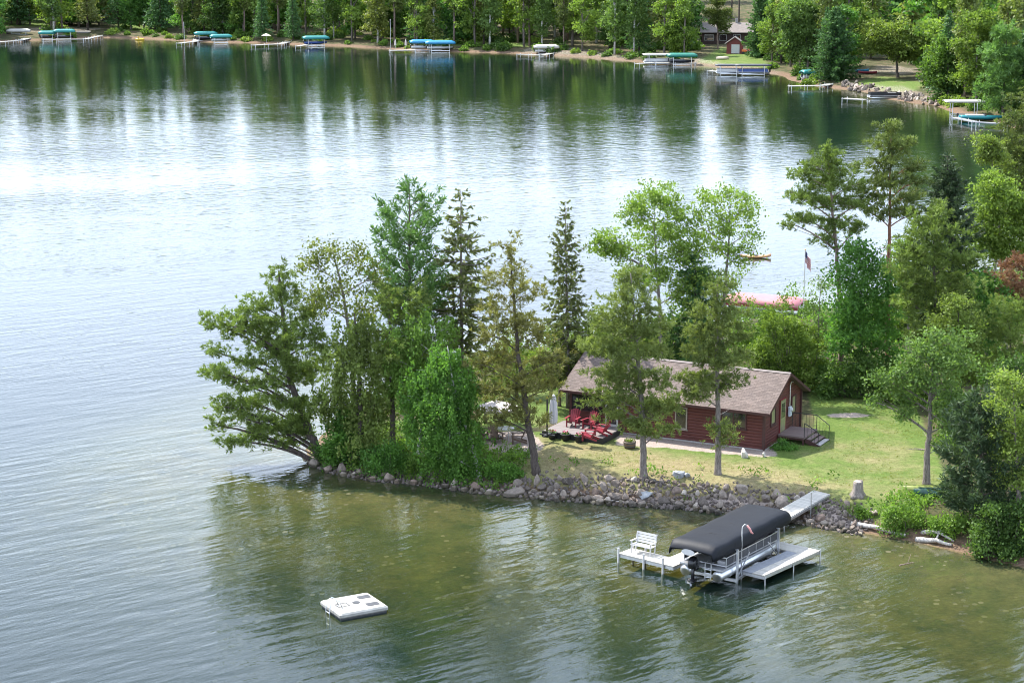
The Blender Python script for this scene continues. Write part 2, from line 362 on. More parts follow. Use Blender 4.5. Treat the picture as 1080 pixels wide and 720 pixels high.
def flag_mat():
    m, nt, ns, L = mat('flag_cloth')
    uv = node(nt, 'ShaderNodeTexCoord').outputs['UV']
    sx = node(nt, 'ShaderNodeSeparateXYZ'); L.new(uv, sx.inputs[0])
    st = math_(nt, 'LESS_THAN', math_(nt, 'FRACT', math_(nt, 'MULTIPLY', sx.outputs['Y'], 6.5)), 0.5)
    c = mixc(nt, st, (0.72, 0.70, 0.70), (0.48, 0.02, 0.04))
    un = math_(nt, 'MULTIPLY', math_(nt, 'LESS_THAN', sx.outputs['X'], 0.42), math_(nt, 'GREATER_THAN', sx.outputs['Y'], 0.46))
    vo = node(nt, 'ShaderNodeTexVoronoi'); vo.inputs['Scale'].default_value = 18; L.new(uv, vo.inputs['Vector'])
    blue = mixc(nt, math_(nt, 'LESS_THAN', vo.outputs['Distance'], 0.22), (0.015, 0.02, 0.10), (0.7, 0.7, 0.7))
    c = mixc(nt, un, c, blue)
    b = node(nt, 'ShaderNodeBsdfPrincipled'); b.inputs['Roughness'].default_value = 0.8; L.new(c, b.inputs['Base Color'])
    out(nt, b.outputs[0]); return m
M['flag'] = flag_mat()

# ------------------------------------------------------------------ mesh building
class MB:
    def __init__(self): self.v = []; self.f = []; self.uv = {}
    def add(self, vs, fs):
        o = len(self.v); self.v += [tuple(float(c) for c in p) for p in vs]; self.f += [tuple(o + i for i in f) for f in fs]; return self
    def box(self, c, s, rz=0.0, rx=0.0, ry=0.0, bev=0.0):
        hx, hy, hz = s[0] / 2, s[1] / 2, s[2] / 2
        m = Matrix.Rotation(rz, 3, 'Z') @ Matrix.Rotation(ry, 3, 'Y') @ Matrix.Rotation(rx, 3, 'X')
        c = Vector(c)
        if bev <= 0:
            vs = [c + m @ Vector((x * hx, y * hy, z * hz)) for z in (-1, 1) for x, y in ((-1, -1), (1, -1), (1, 1), (-1, 1))]
            return self.add(vs, [(3, 2, 1, 0), (4, 5, 6, 7), (0, 1, 5, 4), (1, 2, 6, 5), (2, 3, 7, 6), (3, 0, 4, 7)])
        b = min(bev, hx * 0.9, hy * 0.9, hz * 0.9)
        def ringp(ix, iy, z):
            return [(-ix + b, -iy, z), (ix - b, -iy, z), (ix, -iy + b, z), (ix, iy - b, z), (ix - b, iy, z), (-ix + b, iy, z), (-ix, iy - b, z), (-ix, -iy + b, z)]
        rs = [ringp(hx - b, hy - b, -hz), ringp(hx, hy, -hz + b), ringp(hx, hy, hz - b), ringp(hx - b, hy - b, hz)]
        vs = [c + m @ Vector(p) for r in rs for p in r]
        fs = [tuple(range(7, -1, -1)), tuple(range(24, 32))]
        for k in range(3):
            for i in range(8):
                j = (i + 1) % 8
                fs.append((k * 8 + i, k * 8 + j, k * 8 + 8 + j, k * 8 + 8 + i))
        return self.add(vs, fs)
    def bar(self, p, q, w, h=None):
        """square bar between two points"""
        h = h or w
        p, q = Vector(p), Vector(q); d = (q - p).normalized()
        up = Vector((0, 0, 1)) if abs(d.z) < 0.95 else Vector((1, 0, 0))
        x = d.cross(up).normalized() * w / 2; y = x.cross(d).normalized() * h / 2
        vs = [e + sx * x + sy * y for e in (p, q) for sx, sy in ((-1, -1), (1, -1), (1, 1), (-1, 1))]
        return self.add(vs, [(3, 2, 1, 0), (4, 5, 6, 7), (0, 1, 5, 4), (1, 2, 6, 5), (2, 3, 7, 6), (3, 0, 4, 7)])
    def tube(self, pts, rad, n=6, cap=True):
        pts = [Vector([float(c) for c in p]) for p in pts]
        if not hasattr(rad, '__len__'): rad = [rad] * len(pts)
        ring = []; vs = []
        x = None
        for i, p in enumerate(pts):
            d = (pts[min(i + 1, len(pts) - 1)] - pts[max(i - 1, 0)])
            d = d.normalized() if d.length > 1e-9 else Vector((0, 0, 1))
            if x is None:
                up = Vector((0, 0, 1)) if abs(d.z) < 0.9 else Vector((1, 0, 0))
                x = d.cross(up).normalized()
            else:
                x = (x - d * x.dot(d)).normalized()
            y = d.cross(x)
            for k in range(n):
                a = 2 * PI * k / n
                vs.append(p + (x * math.cos(a) + y * math.sin(a)) * rad[i])
        fs = []
        for i in range(len(pts) - 1):
            for k in range(n):
                j = (k + 1) % n
                fs.append((i * n + k, i * n + j, (i + 1) * n + j, (i + 1) * n + k))
        if cap:
            fs.append(tuple(range(n - 1, -1, -1))); b = (len(pts) - 1) * n; fs.append(tuple(range(b, b + n)))
        return self.add(vs, fs)
    def lathe(self, prof, c=(0, 0, 0), n=16):
        vs = []; fs = []
        for r, z in prof:
            for k in range(n):
                a = 2 * PI * k / n; vs.append((c[0] + r * math.cos(a), c[1] + r * math.sin(a), c[2] + z))
        for i in range(len(prof) - 1):
            for k in range(n):
                j = (k + 1) % n; fs.append((i * n + k, i * n + j, (i + 1) * n + j, (i + 1) * n + k))
        fs.append(tuple(range(n - 1, -1, -1))); b = (len(prof) - 1) * n; fs.append(tuple(range(b, b + n)))
        return self.add(vs, fs)
    def loft(self, secs, close=True):
        """closed rings of equal size joined along their order"""
        n = len(secs[0]); vs = [p for s in secs for p in s]; fs = []
        for i in range(len(secs) - 1):
            for k in range(n):
                j = (k + 1) % n; fs.append((i * n + k, i * n + j, (i + 1) * n + j, (i + 1) * n + k))
        fs.append(tuple(range(n - 1, -1, -1))); b = (len(secs) - 1) * n; fs.append(tuple(range(b, b + n)))
        return self.add(vs, fs)
    def prism(self, poly, z0, z1):
        n = len(poly)
        vs = [(x, y, z0) for x, y in poly] + [(x, y, z1) for x, y in poly]
        fs = [tuple(range(n - 1, -1, -1)), tuple(range(n, 2 * n))] + [(i, (i + 1) % n, n + (i + 1) % n, n + i) for i in range(n)]
        return self.add(vs, fs)
    def build(self, name, m, parent=None, smooth=False):
        me = bpy.data.meshes.new(name); me.from_pydata(self.v, [], self.f); me.update()
        if smooth:
            me.polygons.foreach_set('use_smooth', [True] * len(me.polygons))
        me.materials.append(m)
        o = bpy.data.objects.new(name, me); COL.objects.link(o)
        if parent: o.parent = parent
        return o

def tag(o, label=None, cat=None, group=None, kind=None):
    if label: o['label'] = label
    if cat: o['category'] = cat
    if group: o['group'] = group
    if kind: o['kind'] = kind
    return o
def thing(name, label, cat, loc=(0, 0, 0), rz=0.0, group=None):
    o = bpy.data.objects.new(name, None); COL.objects.link(o); o.empty_display_size = 0.3
    o.location = tuple(float(c) for c in loc); o.rotation_euler = (0, 0, rz)
    return tag(o, label, cat, group)
def copy_tree(o, parent=None):
    c = o.copy(); COL.objects.link(c)
    if parent: c.parent = parent
    for ch in o.children: copy_tree(ch, c)
    return c

def leaf_mesh(name, C, D, E, Ln, Wd, tint, m, parent=None):
    """many small pointed leaf faces: centres C, length axis D, width axis E"""
    n = len(C)
    a = D * (Ln / 2)[:, None]; b = E * (Wd / 2)[:, None]
    V = np.empty((n, 4, 3)); V[:, 0] = C - a; V[:, 1] = C + b; V[:, 2] = C + a; V[:, 3] = C - b
    me = bpy.data.meshes.new(name)
    me.vertices.add(n * 4); me.vertices.foreach_set('co', V.reshape(-1))
    me.loops.add(n * 4); me.loops.foreach_set('vertex_index', np.arange(n * 4, dtype=np.int32))
    me.polygons.add(n); me.polygons.foreach_set('loop_start', np.arange(n, dtype=np.int32) * 4)
    me.polygons.foreach_set('loop_total', np.full(n, 4, dtype=np.int32))
    at = me.attributes.new('tint', 'FLOAT', 'FACE'); at.data.foreach_set('value', np.clip(tint, 0, 1).astype(np.float32))
    me.update(calc_edges=True)
    me.materials.append(m)
    o = bpy.data.objects.new(name, me); COL.objects.link(o)
    if parent: o.parent = parent
    return o

def unit(a): return a / np.maximum(np.linalg.norm(a, axis=-1, keepdims=True), 1e-9)
def perp(D):
    r = N.normal(size=D.shape); return unit(np.cross(D, r))

# ------------------------------------------------------------------ the ground
def poly_px(pts): return [tuple(P(x, y, 0)[:2]) for x, y in pts]
NEAR = poly_px([(330, 482), (338, 490), (352, 496), (400, 505), (440, 508), (470, 512), (520, 519), (560, 523), (600, 526), (660, 531), (720, 534), (770, 541), (830, 546),
                (870, 555), (920, 563), (960, 571), (1000, 579), (1040, 589), (1080, 599)]) + [(42, 91), (120, 88), (300, 100), (300, 300), (110, 262), (66, 230)] + \
       poly_px([(1080, 285), (1000, 302), (940, 318), (880, 330), (820, 340), (770, 346), (700, 352), (640, 356), (600, 362), (540, 378), (480, 392), (430, 408), (380, 432), (340, 460), (326, 474)])
FARP = [(-900, 640), (-300, 585)] + poly_px([(-60, 45), (0, 45), (60, 42), (110, 40), (150, 41), (200, 44), (270, 46), (330, 48), (400, 51), (440, 54), (540, 57), (600, 60), (680, 66), (735, 69),
                 (800, 76), (828, 82), (845, 90), (885, 94), (910, 98), (950, 106), (985, 112), (1010, 118), (1040, 127), (1080, 136), (1130, 150)]) + [(170, 296), (420, 330), (1200, 400), (1200, 2200), (-900, 2200)]
def sdist(X, Y, poly):
    """signed distance, positive inside"""
    px = np.array(poly); d2 = np.full(X.shape, 1e18); ins = np.zeros(X.shape, bool)
    n = len(px)
    for i in range(n):
        ax, ay = px[i]; bx, by = px[(i + 1) % n]
        ex, ey = bx - ax, by - ay
        t = np.clip(((X - ax) * ex + (Y - ay) * ey) / (ex * ex + ey * ey), 0, 1)
        d2 = np.minimum(d2, (X - ax - t * ex) ** 2 + (Y - ay - t * ey) ** 2)
        c = ((ay > Y) != (by > Y)) & (X < (bx - ax) * (Y - ay) / ((by - ay) if by != ay else 1e-9) + ax)
        ins ^= c
    d = np.sqrt(d2)
    return np.where(ins, d, -d)
def sm(x): x = np.clip(x, 0, 1); return x * x * (3 - 2 * x)
def wob(X, Y): return 0.5 * np.sin(X * 0.9 + 1.3 * np.sin(Y * 0.53)) + 0.5 * np.sin(Y * 1.1 + 1.1 * np.sin(X * 0.61 + 2))
def height(X, Y):
    X = np.asarray(X, float); Y = np.asarray(Y, float)
    dn = sdist(X, Y, NEAR); df = sdist(X, Y, FARP)
    dn = dn + 0.25 * wob(X, Y)
    df2 = df + 1.2 * wob(X * 0.2, Y * 0.2)
    hn = np.where(dn > 0, 1.15 * sm(dn / 2.6) + np.minimum(dn, 12) * 0.02 + 0.05 * wob(X * 0.6, Y * 0.6) * sm(dn / 3), np.where(dn > -13, 0.05 * dn, np.maximum(-0.65 + 0.16 * (dn + 13), -5)))
    hf = np.where(df2 > 0, 1.0 * sm(df2 / 5) + np.minimum(np.maximum(df2 - 5, 0), 70) * 0.045 + np.minimum(np.maximum(df2 - 70, 0), 400) * 0.13, np.maximum(0.10 * df2, -5))
    return np.maximum(hn, hf)
def gz(x, y): return float(height(np.array([x]), np.array([y]))[0])
def PG(px, py):
    """where the view ray of a pixel first meets the ground"""
    d = ray(px, py); Ys = np.concatenate([np.arange(88, 220, 0.25), np.arange(220, 1100, 1.0)]); t = Ys / d[1]
    X = t * d[0]; Zr = CH + t * d[2]; hz = height(X, Ys)
    below = np.nonzero((Zr <= hz) & (hz > -0.4))[0]
    k = below[0] if len(below) else len(Ys) - 1
    if k > 0:
        g0 = Zr[k - 1] - hz[k - 1]; g1 = Zr[k] - hz[k]; q = g0 / (g0 - g1) if g0 != g1 else 0
        return np.array([X[k - 1] + (X[k] - X[k - 1]) * q, Ys[k - 1] + (Ys[k] - Ys[k - 1]) * q, Zr[k - 1] + (Zr[k] - Zr[k - 1]) * q])
    return np.array([X[k], Ys[k], hz[k]])

def lines(pieces):
    r = []
    for a, b, s in pieces: r += list(np.arange(a, b, s))
    return np.array(r + [pieces[-1][1]])
def in_poly_soft(X, Y, px_poly, soft):
    return sm(sdist(X, Y, px_poly) / soft + 0.5)
def build_ground():
    xs = lines([(-900, -200, 25), (-200, -40, 4), (-40, -16, 1.5), (-16, 34, 0.4), (34, 70, 1.5), (70, 200, 4), (200, 1200, 50)])
    ys = lines([(-150, 60, 10), (60, 92, 1.5), (92, 140, 0.4), (140, 200, 1.5), (200, 300, 4), (300, 640, 3), (640, 900, 12), (900, 2200, 60)])
    X, Y = np.meshgrid(xs, ys); Z = height(X, Y)
    nx, ny = len(xs), len(ys)
    V = np.stack([X, Y, Z], -1).reshape(-1, 3)
    i = np.arange(nx - 1)[None, :] + np.arange(ny - 1)[:, None] * nx
    F = np.stack([i, i + 1, i + 1 + nx, i + nx], -1).reshape(-1, 4)
    me = bpy.data.meshes.new('ground'); me.vertices.add(len(V)); me.vertices.foreach_set('co', V.reshape(-1))
    me.loops.add(F.size); me.loops.foreach_set('vertex_index', F.reshape(-1).astype(np.int32))
    me.polygons.add(len(F)); me.polygons.foreach_set('loop_start', np.arange(len(F), dtype=np.int32) * 4)
    me.polygons.foreach_set('loop_total', np.full(len(F), 4, dtype=np.int32))
    me.polygons.foreach_set('use_smooth', np.ones(len(F), bool))
    def pg(pts): return [tuple(P(x, y, 1.3)[:2]) for x, y in pts]
    lawn = np.zeros(X.shape); sand = np.zeros(X.shape); dry = np.zeros(X.shape)
    for pp, sft in ((pg([(505, 470), (560, 500), (640, 508), (720, 512), (800, 514), (850, 520), (900, 530), (950, 540), (1000, 510), (985, 470), (960, 420), (905, 395), (850, 405), (860, 450), (800, 478), (650, 462), (560, 455), (520, 430), (490, 445)]), 1.2),
                    (pg([(350, 470), (420, 480), (520, 490), (520, 460), (440, 440), (380, 445)]), 1.0),
                    (pg([(500, 430), (560, 452), (600, 445), (600, 410), (520, 405)]), 1.0)):
        lawn = np.maximum(lawn, in_poly_soft(X, Y, pp, sft))
    for pp, sft in ((pg([(520, 496), (600, 503), (660, 508), (760, 513), (850, 520), (905, 545), (980, 572), (1000, 560), (930, 548), (880, 522), (760, 509), (660, 505), (560, 497)]), 0.6),   # gravel behind the riprap
                    (pg([(510, 455), (512, 475), (560, 482), (575, 470), (560, 455)]), 0.8),                                    # sitting area
                    (pg([(650, 470), (700, 472), (800, 482), (820, 482), (815, 474), (700, 463), (650, 457)]), 0.5),  # strip along the cabin
                    (pg([(872, 438), (900, 436.5), (925, 440), (900, 442), (874, 441)]), 0.8),
                    (pg([(395, 475), (470, 490), (470, 470), (400, 455)]), 0.8)):
        sand = np.maximum(sand, in_poly_soft(X, Y, pp, sft))
    dry = np.maximum(dry, 0.85 * in_poly_soft(X, Y, pg([(480, 470), (560, 500), (700, 512), (850, 520), (900, 512), (800, 488), (640, 470), (560, 462)]), 3.0))
    dry = np.maximum(dry, 0.35 * in_poly_soft(X, Y, pg([(860, 470), (880, 520), (960, 530), (985, 480), (930, 455)]), 4.0))
    # far bank lawns
    def pf(pts): return [tuple(PG(x, y)[:2]) for x, y in pts]
    for pp in ([(735, 68), (760, 50), (800, 55), (815, 72)], [(120, 33), (125, 22), (170, 22), (175, 32)], [(900, 90), (925, 80), (980, 88), (960, 98)], [(0, 28), (50, 28), (50, 12), (0, 12)], [(440, 48), (450, 36), (560, 40), (560, 50)]):
        lawn = np.maximum(lawn, in_poly_soft(X, Y, pf(pp), 6.0))
    for pp in ([(895, 97), (910, 88), (960, 90), (1000, 110), (990, 114), (940, 106)], [(700, 66), (735, 60), (830, 74), (828, 82), (740, 72)], [(540, 58), (560, 48), (610, 50), (680, 62), (660, 66)],
               [(905, 76), (925, 66), (985, 72), (960, 82)], [(0, 32), (60, 26), (120, 30), (60, 38)]):
        sand = np.maximum(sand, 0.50 * in_poly_soft(X, Y, pf(pp), 5.0))
    for nm, a in (('lawn', lawn), ('sand', sand), ('dry', dry)):
        t = me.attributes.new(nm, 'FLOAT', 'POINT'); t.data.foreach_set('value', a.reshape(-1).astype(np.float32))
    me.update(calc_edges=True); me.materials.append(M['ground'])
    o = bpy.data.objects.new('ground', me); COL.objects.link(o)
    tag(o, 'wooded lake shores with lawn, gravel and sandy lake bed', 'ground', kind='structure')
build_ground()
w = MB(); w.add([(-880, -140, -14), (1180, -140, -14), (1180, 1500, -14), (-880, 1500, -14), (-880, -140, 0), (1180, -140, 0), (1180, 1500, 0), (-880, 1500, 0)],
                [(3, 2, 1, 0), (4, 5, 6, 7), (0, 1, 5, 4), (1, 2, 6, 5), (2, 3, 7, 6), (3, 0, 4, 7)])
tag(w.build('lake_water', M['water']), 'calm rippled lake water reflecting sky and trees', 'water', kind='structure')
# ------------------------------------------------------------------ trees
def scatter_clusters(clc, clr, style, leafL, per, axis=None):
    """leaf faces for cluster centres clc with radii clr"""
    k = len(clc)
    if leafL < 0.45: leafL *= 0.80; per = int(per * 1.5)
    if style == 'leaf':
        idx = np.repeat(np.arange(k), per)
        off = N.normal(size=(len(idx), 3)) * np.array([0.55, 0.55, 0.38])
        C = clc[idx] + off * clr[idx][:, None]
        D = unit(N.normal(size=(len(idx), 3)) + np.array([0, 0, -0.35])); E = perp(D)
        L = leafL * N.uniform(0.7, 1.35, len(idx)); Wd = L * N.uniform(0.5, 0.75, len(idx))
    elif style == 'weep':
        st = 3
        sidx = np.repeat(np.arange(k), st)
        so = clc[sidx] + N.normal(size=(len(sidx), 3)) * np.array([0.6, 0.6, 0.3]) * clr[sidx][:, None]
        sl = N.uniform(0.6, 1.8, len(sidx)) * clr[sidx] * 1.7
        pl = max(1, per // st)
        idx2 = np.repeat(np.arange(len(sidx)), pl)
        t = N.uniform(0, 1, len(idx2))
        C = so[idx2] + N.normal(size=(len(idx2), 3)) * np.array([0.10, 0.10, 0.05]) - np.stack([0 * t, 0 * t, t * sl[idx2]], -1)
        idx = sidx[idx2]
        D = unit(N.normal(size=(len(idx), 3)) * 0.6 + np.array([0, 0, -0.9])); E = perp(D)
        L = leafL * N.uniform(0.7, 1.3, len(idx)); Wd = L * N.uniform(0.5, 0.7, len(idx))
    else:   # tufts of needles
        nt_ = 9; nn = max(5, int(per * 1.45) // nt_)
        tidx = np.repeat(np.arange(k), nt_)
        if axis is None: axis = unit(N.normal(size=(k, 3)) * np.array([1, 1, 0.25]))
        ax = unit(axis + N.normal(size=(k, 3)) * np.array([0.45, 0.45, 0.22]))
        tpos = N.uniform(-1.25, 1.15, len(tidx))
        tc = clc[tidx] + ax[tidx] * (tpos * clr[tidx])[:, None] + N.normal(size=(len(tidx), 3)) * np.array([0.34, 0.34, 0.15]) * (clr[tidx] * (1.15 - 0.4 * tpos))[:, None]
        td = unit(N.normal(size=(len(tidx), 3)) * 0.5 + ax[tidx] * 0.6 + np.array([0, 0, 0.40]))
        i2 = np.repeat(np.arange(len(tidx)), nn)
        D = unit(N.normal(size=(len(i2), 3)) * 0.75 + td[i2])
        L = leafL * N.uniform(0.75, 1.3, len(i2)); Wd = L * 0.17
        C = tc[i2] + D * (L * 0.5)[:, None]
        idx = tidx[i2]; E = perp(D)
    ct = N.normal(0.5, 0.16, k)
    tint = ct[idx] + N.normal(0, 0.13, len(idx))
    return C, D, E, L, Wd, tint

def curve_pts(p, q, sag, n=5):
    p, q = np.array(p, float), np.array(q, float)
    return [p + (q - p) * t + np.array([0, 0, sag * math.sin(PI * t) * np.linalg.norm(q - p)]) for t in np.linspace(0, 1, n)]

def tree(name, label, base, path, lobes, leafm, barkm, style='leaf', leafL=0.26, per=42, dens=1.0, cr=0.6, tr=0.16, group=None, cat='tree', twigs=0.35, bias=2.3, onto=None, dead=0):
    """a tree grown from a trunk path, limbs and uneven crown lobes; every lobe has its own depth"""
    B = PG(*base) if onto is None else np.array(onto)
    Y = B[1]; s = CF / (Y * cc + (CH - B[2]) * cs)
    root = thing(name, label, cat, B, 0, group)
    tp = [B - np.array([0, 0, 0.25])] + [W(x, y, Y + 0.25 * N.normal() / s * 8) for x, y in path]
    mb = MB()
    fine = []
    for i in range(len(tp) - 1):
        for t in np.linspace(0, 1, 6)[(0 if i == 0 else 1):]:
            fine.append(tp[i] * (1 - t) + tp[i + 1] * t)
    fine = np.array(fine)
    m = len(fine)
    rad = tr * (1 - np.linspace(0, 1, m) * 0.85); rad[0] *= 1.45; rad[1] *= 1.1
    fine[2:-1] += N.normal(size=(m - 3, 3)) * tr * 0.12
    mb.tube([p - B for p in fine], list(rad), 8)
    clc, clr = [], []
    for lb in lobes:
        cx, cy, rx, ry = lb[:4]
        dy = lb[4] / s if len(lb) > 4 else N.uniform(-0.45, 0.45) * rx / s
        c = W(cx, cy, Y + dy); Rr = np.array([rx / s, 0.95 * rx / s, ry / s])
        low = fine[fine[:, 2] < c[2] - 0.25 * Rr[2]]
        low = low if len(low) else fine[:1]
        hd = np.linalg.norm((low - c)[:, :2], axis=1); j = np.argmin(np.linalg.norm(low - c, axis=1) + 2.5 * np.maximum(0, 0.5 * hd - (c[2] - low[:, 2]))); st = low[j]
        limb = curve_pts(st, c + np.array([0, 0, -0.1 * Rr[2]]), 0.06, 6)
        lr = min(rad[j] * 0.6, 0.02 + 0.017 * np.linalg.norm(c - st))
        mb.tube([p - B for p in limb], list(np.linspace(lr, lr * 0.4, 6)), 5, False)
        area = (Rr[0] * Rr[1] + 2 * Rr[0] * Rr[2]) * 4.2
        k = max(4, int((1.05 if style == 'tuft' else 1.2) * dens * area / (1.15 * cr * cr * 2.6)))
        u = unit(N.normal(size=(k, 3))) * (N.uniform(0, 1, k) ** (1 / bias))[:, None] * N.uniform(0.82, 1.14, k)[:, None]
        pc = c + u * Rr
        gsel = gz(B[0], B[1]) + 0.15
        pc[:, 2] = np.maximum(pc[:, 2], gsel if style != 'x' else pc[:, 2])
        clc.append(pc); clr.append(N.uniform(0.7, 1.3, k) * cr)
        for q in pc:
            if R.random() < twigs:
                a = limb[R.randint(2, 5)]
                tw = curve_pts(a, q, R.uniform(-0.06, 0.12), 4)
                r0 = lr * 0.35
                mb.tube([p - B for p in tw], [r0, r0 * 0.8, r0 * 0.6, max(0.008, r0 * 0.3)], 3, False)
    for _ in range(dead):                                    # bare lower branch stubs
        j = R.randint(int(m * 0.25), int(m * 0.7)); a = fine[j]; th = R.uniform(0, 2 * PI); ln = R.uniform(0.6, 1.6)
        mb.tube([p - B for p in curve_pts(a, a + np.array([math.cos(th) * ln, math.sin(th) * ln, R.uniform(-0.3, 0.25)]), -0.03, 4)], [0.035, 0.028, 0.02, 0.01], 4, False)
    clc = np.concatenate(clc); clr = np.concatenate(clr)
    mb.build('trunk', barkm, root, True)
    tz = np.clip(clc[:, 2] - 0.4 * clr, fine[0, 2], fine[-1, 2])
    axp = np.stack([np.interp(tz, fine[:, 2], fine[:, 0]), np.interp(tz, fine[:, 2], fine[:, 1]), tz - 0.1], -1)
    a = scatter_clusters(clc - B, clr, style, leafL, per, unit(clc - axp))
    leaf_mesh('crown', *a, leafm, root)
    return root

def conifer(name, label, base, top, prof, leafm, barkm, spacing=0.40, nb=6, droop=0.25, tw_len=0.45, tr=0.17, style='spruce', dens=1.0, path=None, group=None, onto=None, lift=0.0, skip=0.0, cat='tree'):
    """whorled conifer; prof = [(fraction from the top, radius in px)]; branches droop or rise, twigs carry needles"""
    B = PG(*base) if onto is None else np.array(onto)
    Y = B[1]; s = CF / (Y * cc + (CH - B[2]) * cs)
    T = W(top[0], top[1], Y)
    root = thing(name, label, cat, B, 0, group)
    pts = [B - np.array([0, 0, 0.25])] + [W(x, y, Y) for x, y in (path or [])] + [T]
    fine = []
    for i in range(len(pts) - 1):
        for t in np.linspace(0, 1, 7)[(0 if i == 0 else 1):]: fine.append(pts[i] * (1 - t) + pts[i + 1] * t)
    fine = np.array(fine); m = len(fine)
    rad = tr * (1 - np.linspace(0, 1, m) ** 1.1 * 0.93); rad[0] *= 1.4
    mb = MB(); mb.tube([p - B for p in fine], list(rad), 8)
    Hh = T[2] - B[2]
    pt = np.array([p[0] for p in prof]); pr = np.array([p[1] for p in prof]) / s
    zs = fine[:, 2]
    Cs, Ds, Ls, Ts, Ws = [], [], [], [], []
    h = T[2] - 0.1
    zbot = T[2] - pt[-1] * Hh
    while h > zbot:
        f = (T[2] - h) / Hh; rr = np.interp(f, pt, pr) * 1.32
        o = np.array([np.interp(h, zs, fine[:, 0]), np.interp(h, zs, fine[:, 1]), h])
        n_ = max(3, int(round(nb * (0.6 + 0.4 * min(1, f * 4)))))
        a0 = R.uniform(0, 6.28)
        for b in range(n_):
            if R.random() < skip: continue
            a = a0 + b * 2 * PI / n_ + R.uniform(-0.35, 0.35)
            ln = rr * R.choice((1, 1, 0.85, 0.6, 1.18, 0.95)) * R.uniform(0.75, 1.12) + 0.12
            rise = (0.75 - 1.5 * f) * 0.45 + lift - droop * min(1, f * 2)
            dirh = np.array([math.cos(a), math.sin(a), 0])
            nseg = 5
            bp = []
            for q in range(nseg + 1):
                t = q / nseg
                z = ln * (rise * t - droop * 0.5 * t * (1 - t) * 2 + (0.22 if style != 'white' else 0.35) * t * t * min(1, f * 2.2 + 0.2))
                bp.append(o + dirh * ln * t + np.array([0, 0, z + R.uniform(-0.04, 0.04)]))
            if ln > 0.35: mb.tube([p - B for p in bp], [max(0.012, 0.016 * ln * (1 - 0.75 * q / nseg) + 0.006) for q in range(nseg + 1)], 3, False)
            bp = np.array(bp)
            k = max(4, int(ln / 0.085 * dens))
            start = 0.12 if style == 'spruce' else 0.35
            t = N.uniform(start, 1.0, k)
            pos = np.stack([np.interp(t, np.linspace(0, 1, nseg + 1), bp[:, c]) for c in range(3)], -1)
            side = np.array([-dirh[1], dirh[0], 0])
            sg = N.choice([-1, 1], k)[:, None]
            if style == 'spruce':
                d = unit(dirh * N.uniform(0.4, 1.0, (k, 1)) + side * sg * N.uniform(0.2, 1.1, (k, 1)) + np.array([0, 0, 1.0]) * N.normal(-0.22, 0.28, (k, 1)))
                L = tw_len * (0.6 + 0.8 * (1 - t)) * N.uniform(0.6, 1.3, k) * (0.5 + 0.5 * min(1, ln / 1.2))
                for rep in range(5):
                    d = unit(d + N.normal(size=d.shape) * 0.28)
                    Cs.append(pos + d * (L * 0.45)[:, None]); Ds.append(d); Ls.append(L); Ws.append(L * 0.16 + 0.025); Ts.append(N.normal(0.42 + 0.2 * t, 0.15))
            else:
                for rep in range(4):
                    off = side * sg * (N.uniform(0, 0.35, (k, 1)) * ln * (1.05 - t)[:, None] * 1.2)
                    c0 = pos + off + N.normal(size=(k, 3)) * 0.07
                    for q in range(2):
                        d = unit(N.normal(size=(k, 3)) * 0.7 + dirh * 0.45 + np.array([0, 0, 0.45]))
                        L = tw_len * N.uniform(0.7, 1.3, k)
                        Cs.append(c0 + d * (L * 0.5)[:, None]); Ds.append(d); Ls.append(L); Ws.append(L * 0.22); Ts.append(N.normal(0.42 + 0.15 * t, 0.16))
        h -= 0.75 * spacing * R.uniform(0.45, 1.55)
    C = np.concatenate(Cs); D = np.concatenate(Ds)
    mb.build('trunk', barkm, root, True)
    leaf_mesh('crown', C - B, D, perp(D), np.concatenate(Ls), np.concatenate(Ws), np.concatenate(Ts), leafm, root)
    return root

def shrub(label, base, lobes, leafm, leafL=0.2, per=40, dens=1.0, cr=0.45, name='shrub', style='leaf', onto=None, group=None):
    B = PG(*base) if onto is None else np.array(onto)
    Y = B[1]; s = CF / (Y * cc + (CH - B[2]) * cs)
    root = thing(name, label, 'shrub', B, 0, group)
    mb = MB(); clc, clr = [], []
    for lb in lobes:
        cx, cy, rx, ry = lb[:4]; dy = lb[4] / s if len(lb) > 4 else N.uniform(-0.4, 0.4) * rx / s
        c = W(cx, cy, Y + dy); Rr = np.array([rx, 0.9 * rx, ry]) / s
        k = max(4, int(dens * (Rr[0] * Rr[1] + 2 * Rr[0] * Rr[2]) * 4.2 / (1.15 * cr * cr * 2.6)))
        u = unit(N.normal(size=(k, 3))) * (N.uniform(0, 1, k) ** (1 / 2.4))[:, None] * N.uniform(0.8, 1.18, k)[:, None]
        pc = c + u * Rr; pc[:, 2] = np.maximum(pc[:, 2], height(pc[:, 0], pc[:, 1]) + 0.05)
        lowp = pc[::2].copy(); gg = height(lowp[:, 0], lowp[:, 1]); lowp[:, 2] = gg + (np.maximum(lowp[:, 2] - gg, 0.3)) * N.uniform(0.1, 0.6, len(lowp))
        pc = np.concatenate([pc, lowp]); k = len(pc)
        clc.append(pc); clr.append(N.uniform(0.7, 1.3, k) * cr)
        for q in pc[::4]:
            g0 = B + np.array([(q[0] - B[0]) * 0.35, (q[1] - B[1]) * 0.35, -0.1]); g0[2] = gz(g0[0], g0[1]) - 0.05
            mb.tube([p - B for p in curve_pts(g0, q, 0.05, 4)], [0.03, 0.024, 0.016, 0.008], 3, False)
    mb.build('stem', M['bark_dark'], root)
    leaf_mesh('foliage', *scatter_clusters(np.concatenate(clc) - B, np.concatenate(clr), style, leafL, per), leafm, root)
    return root

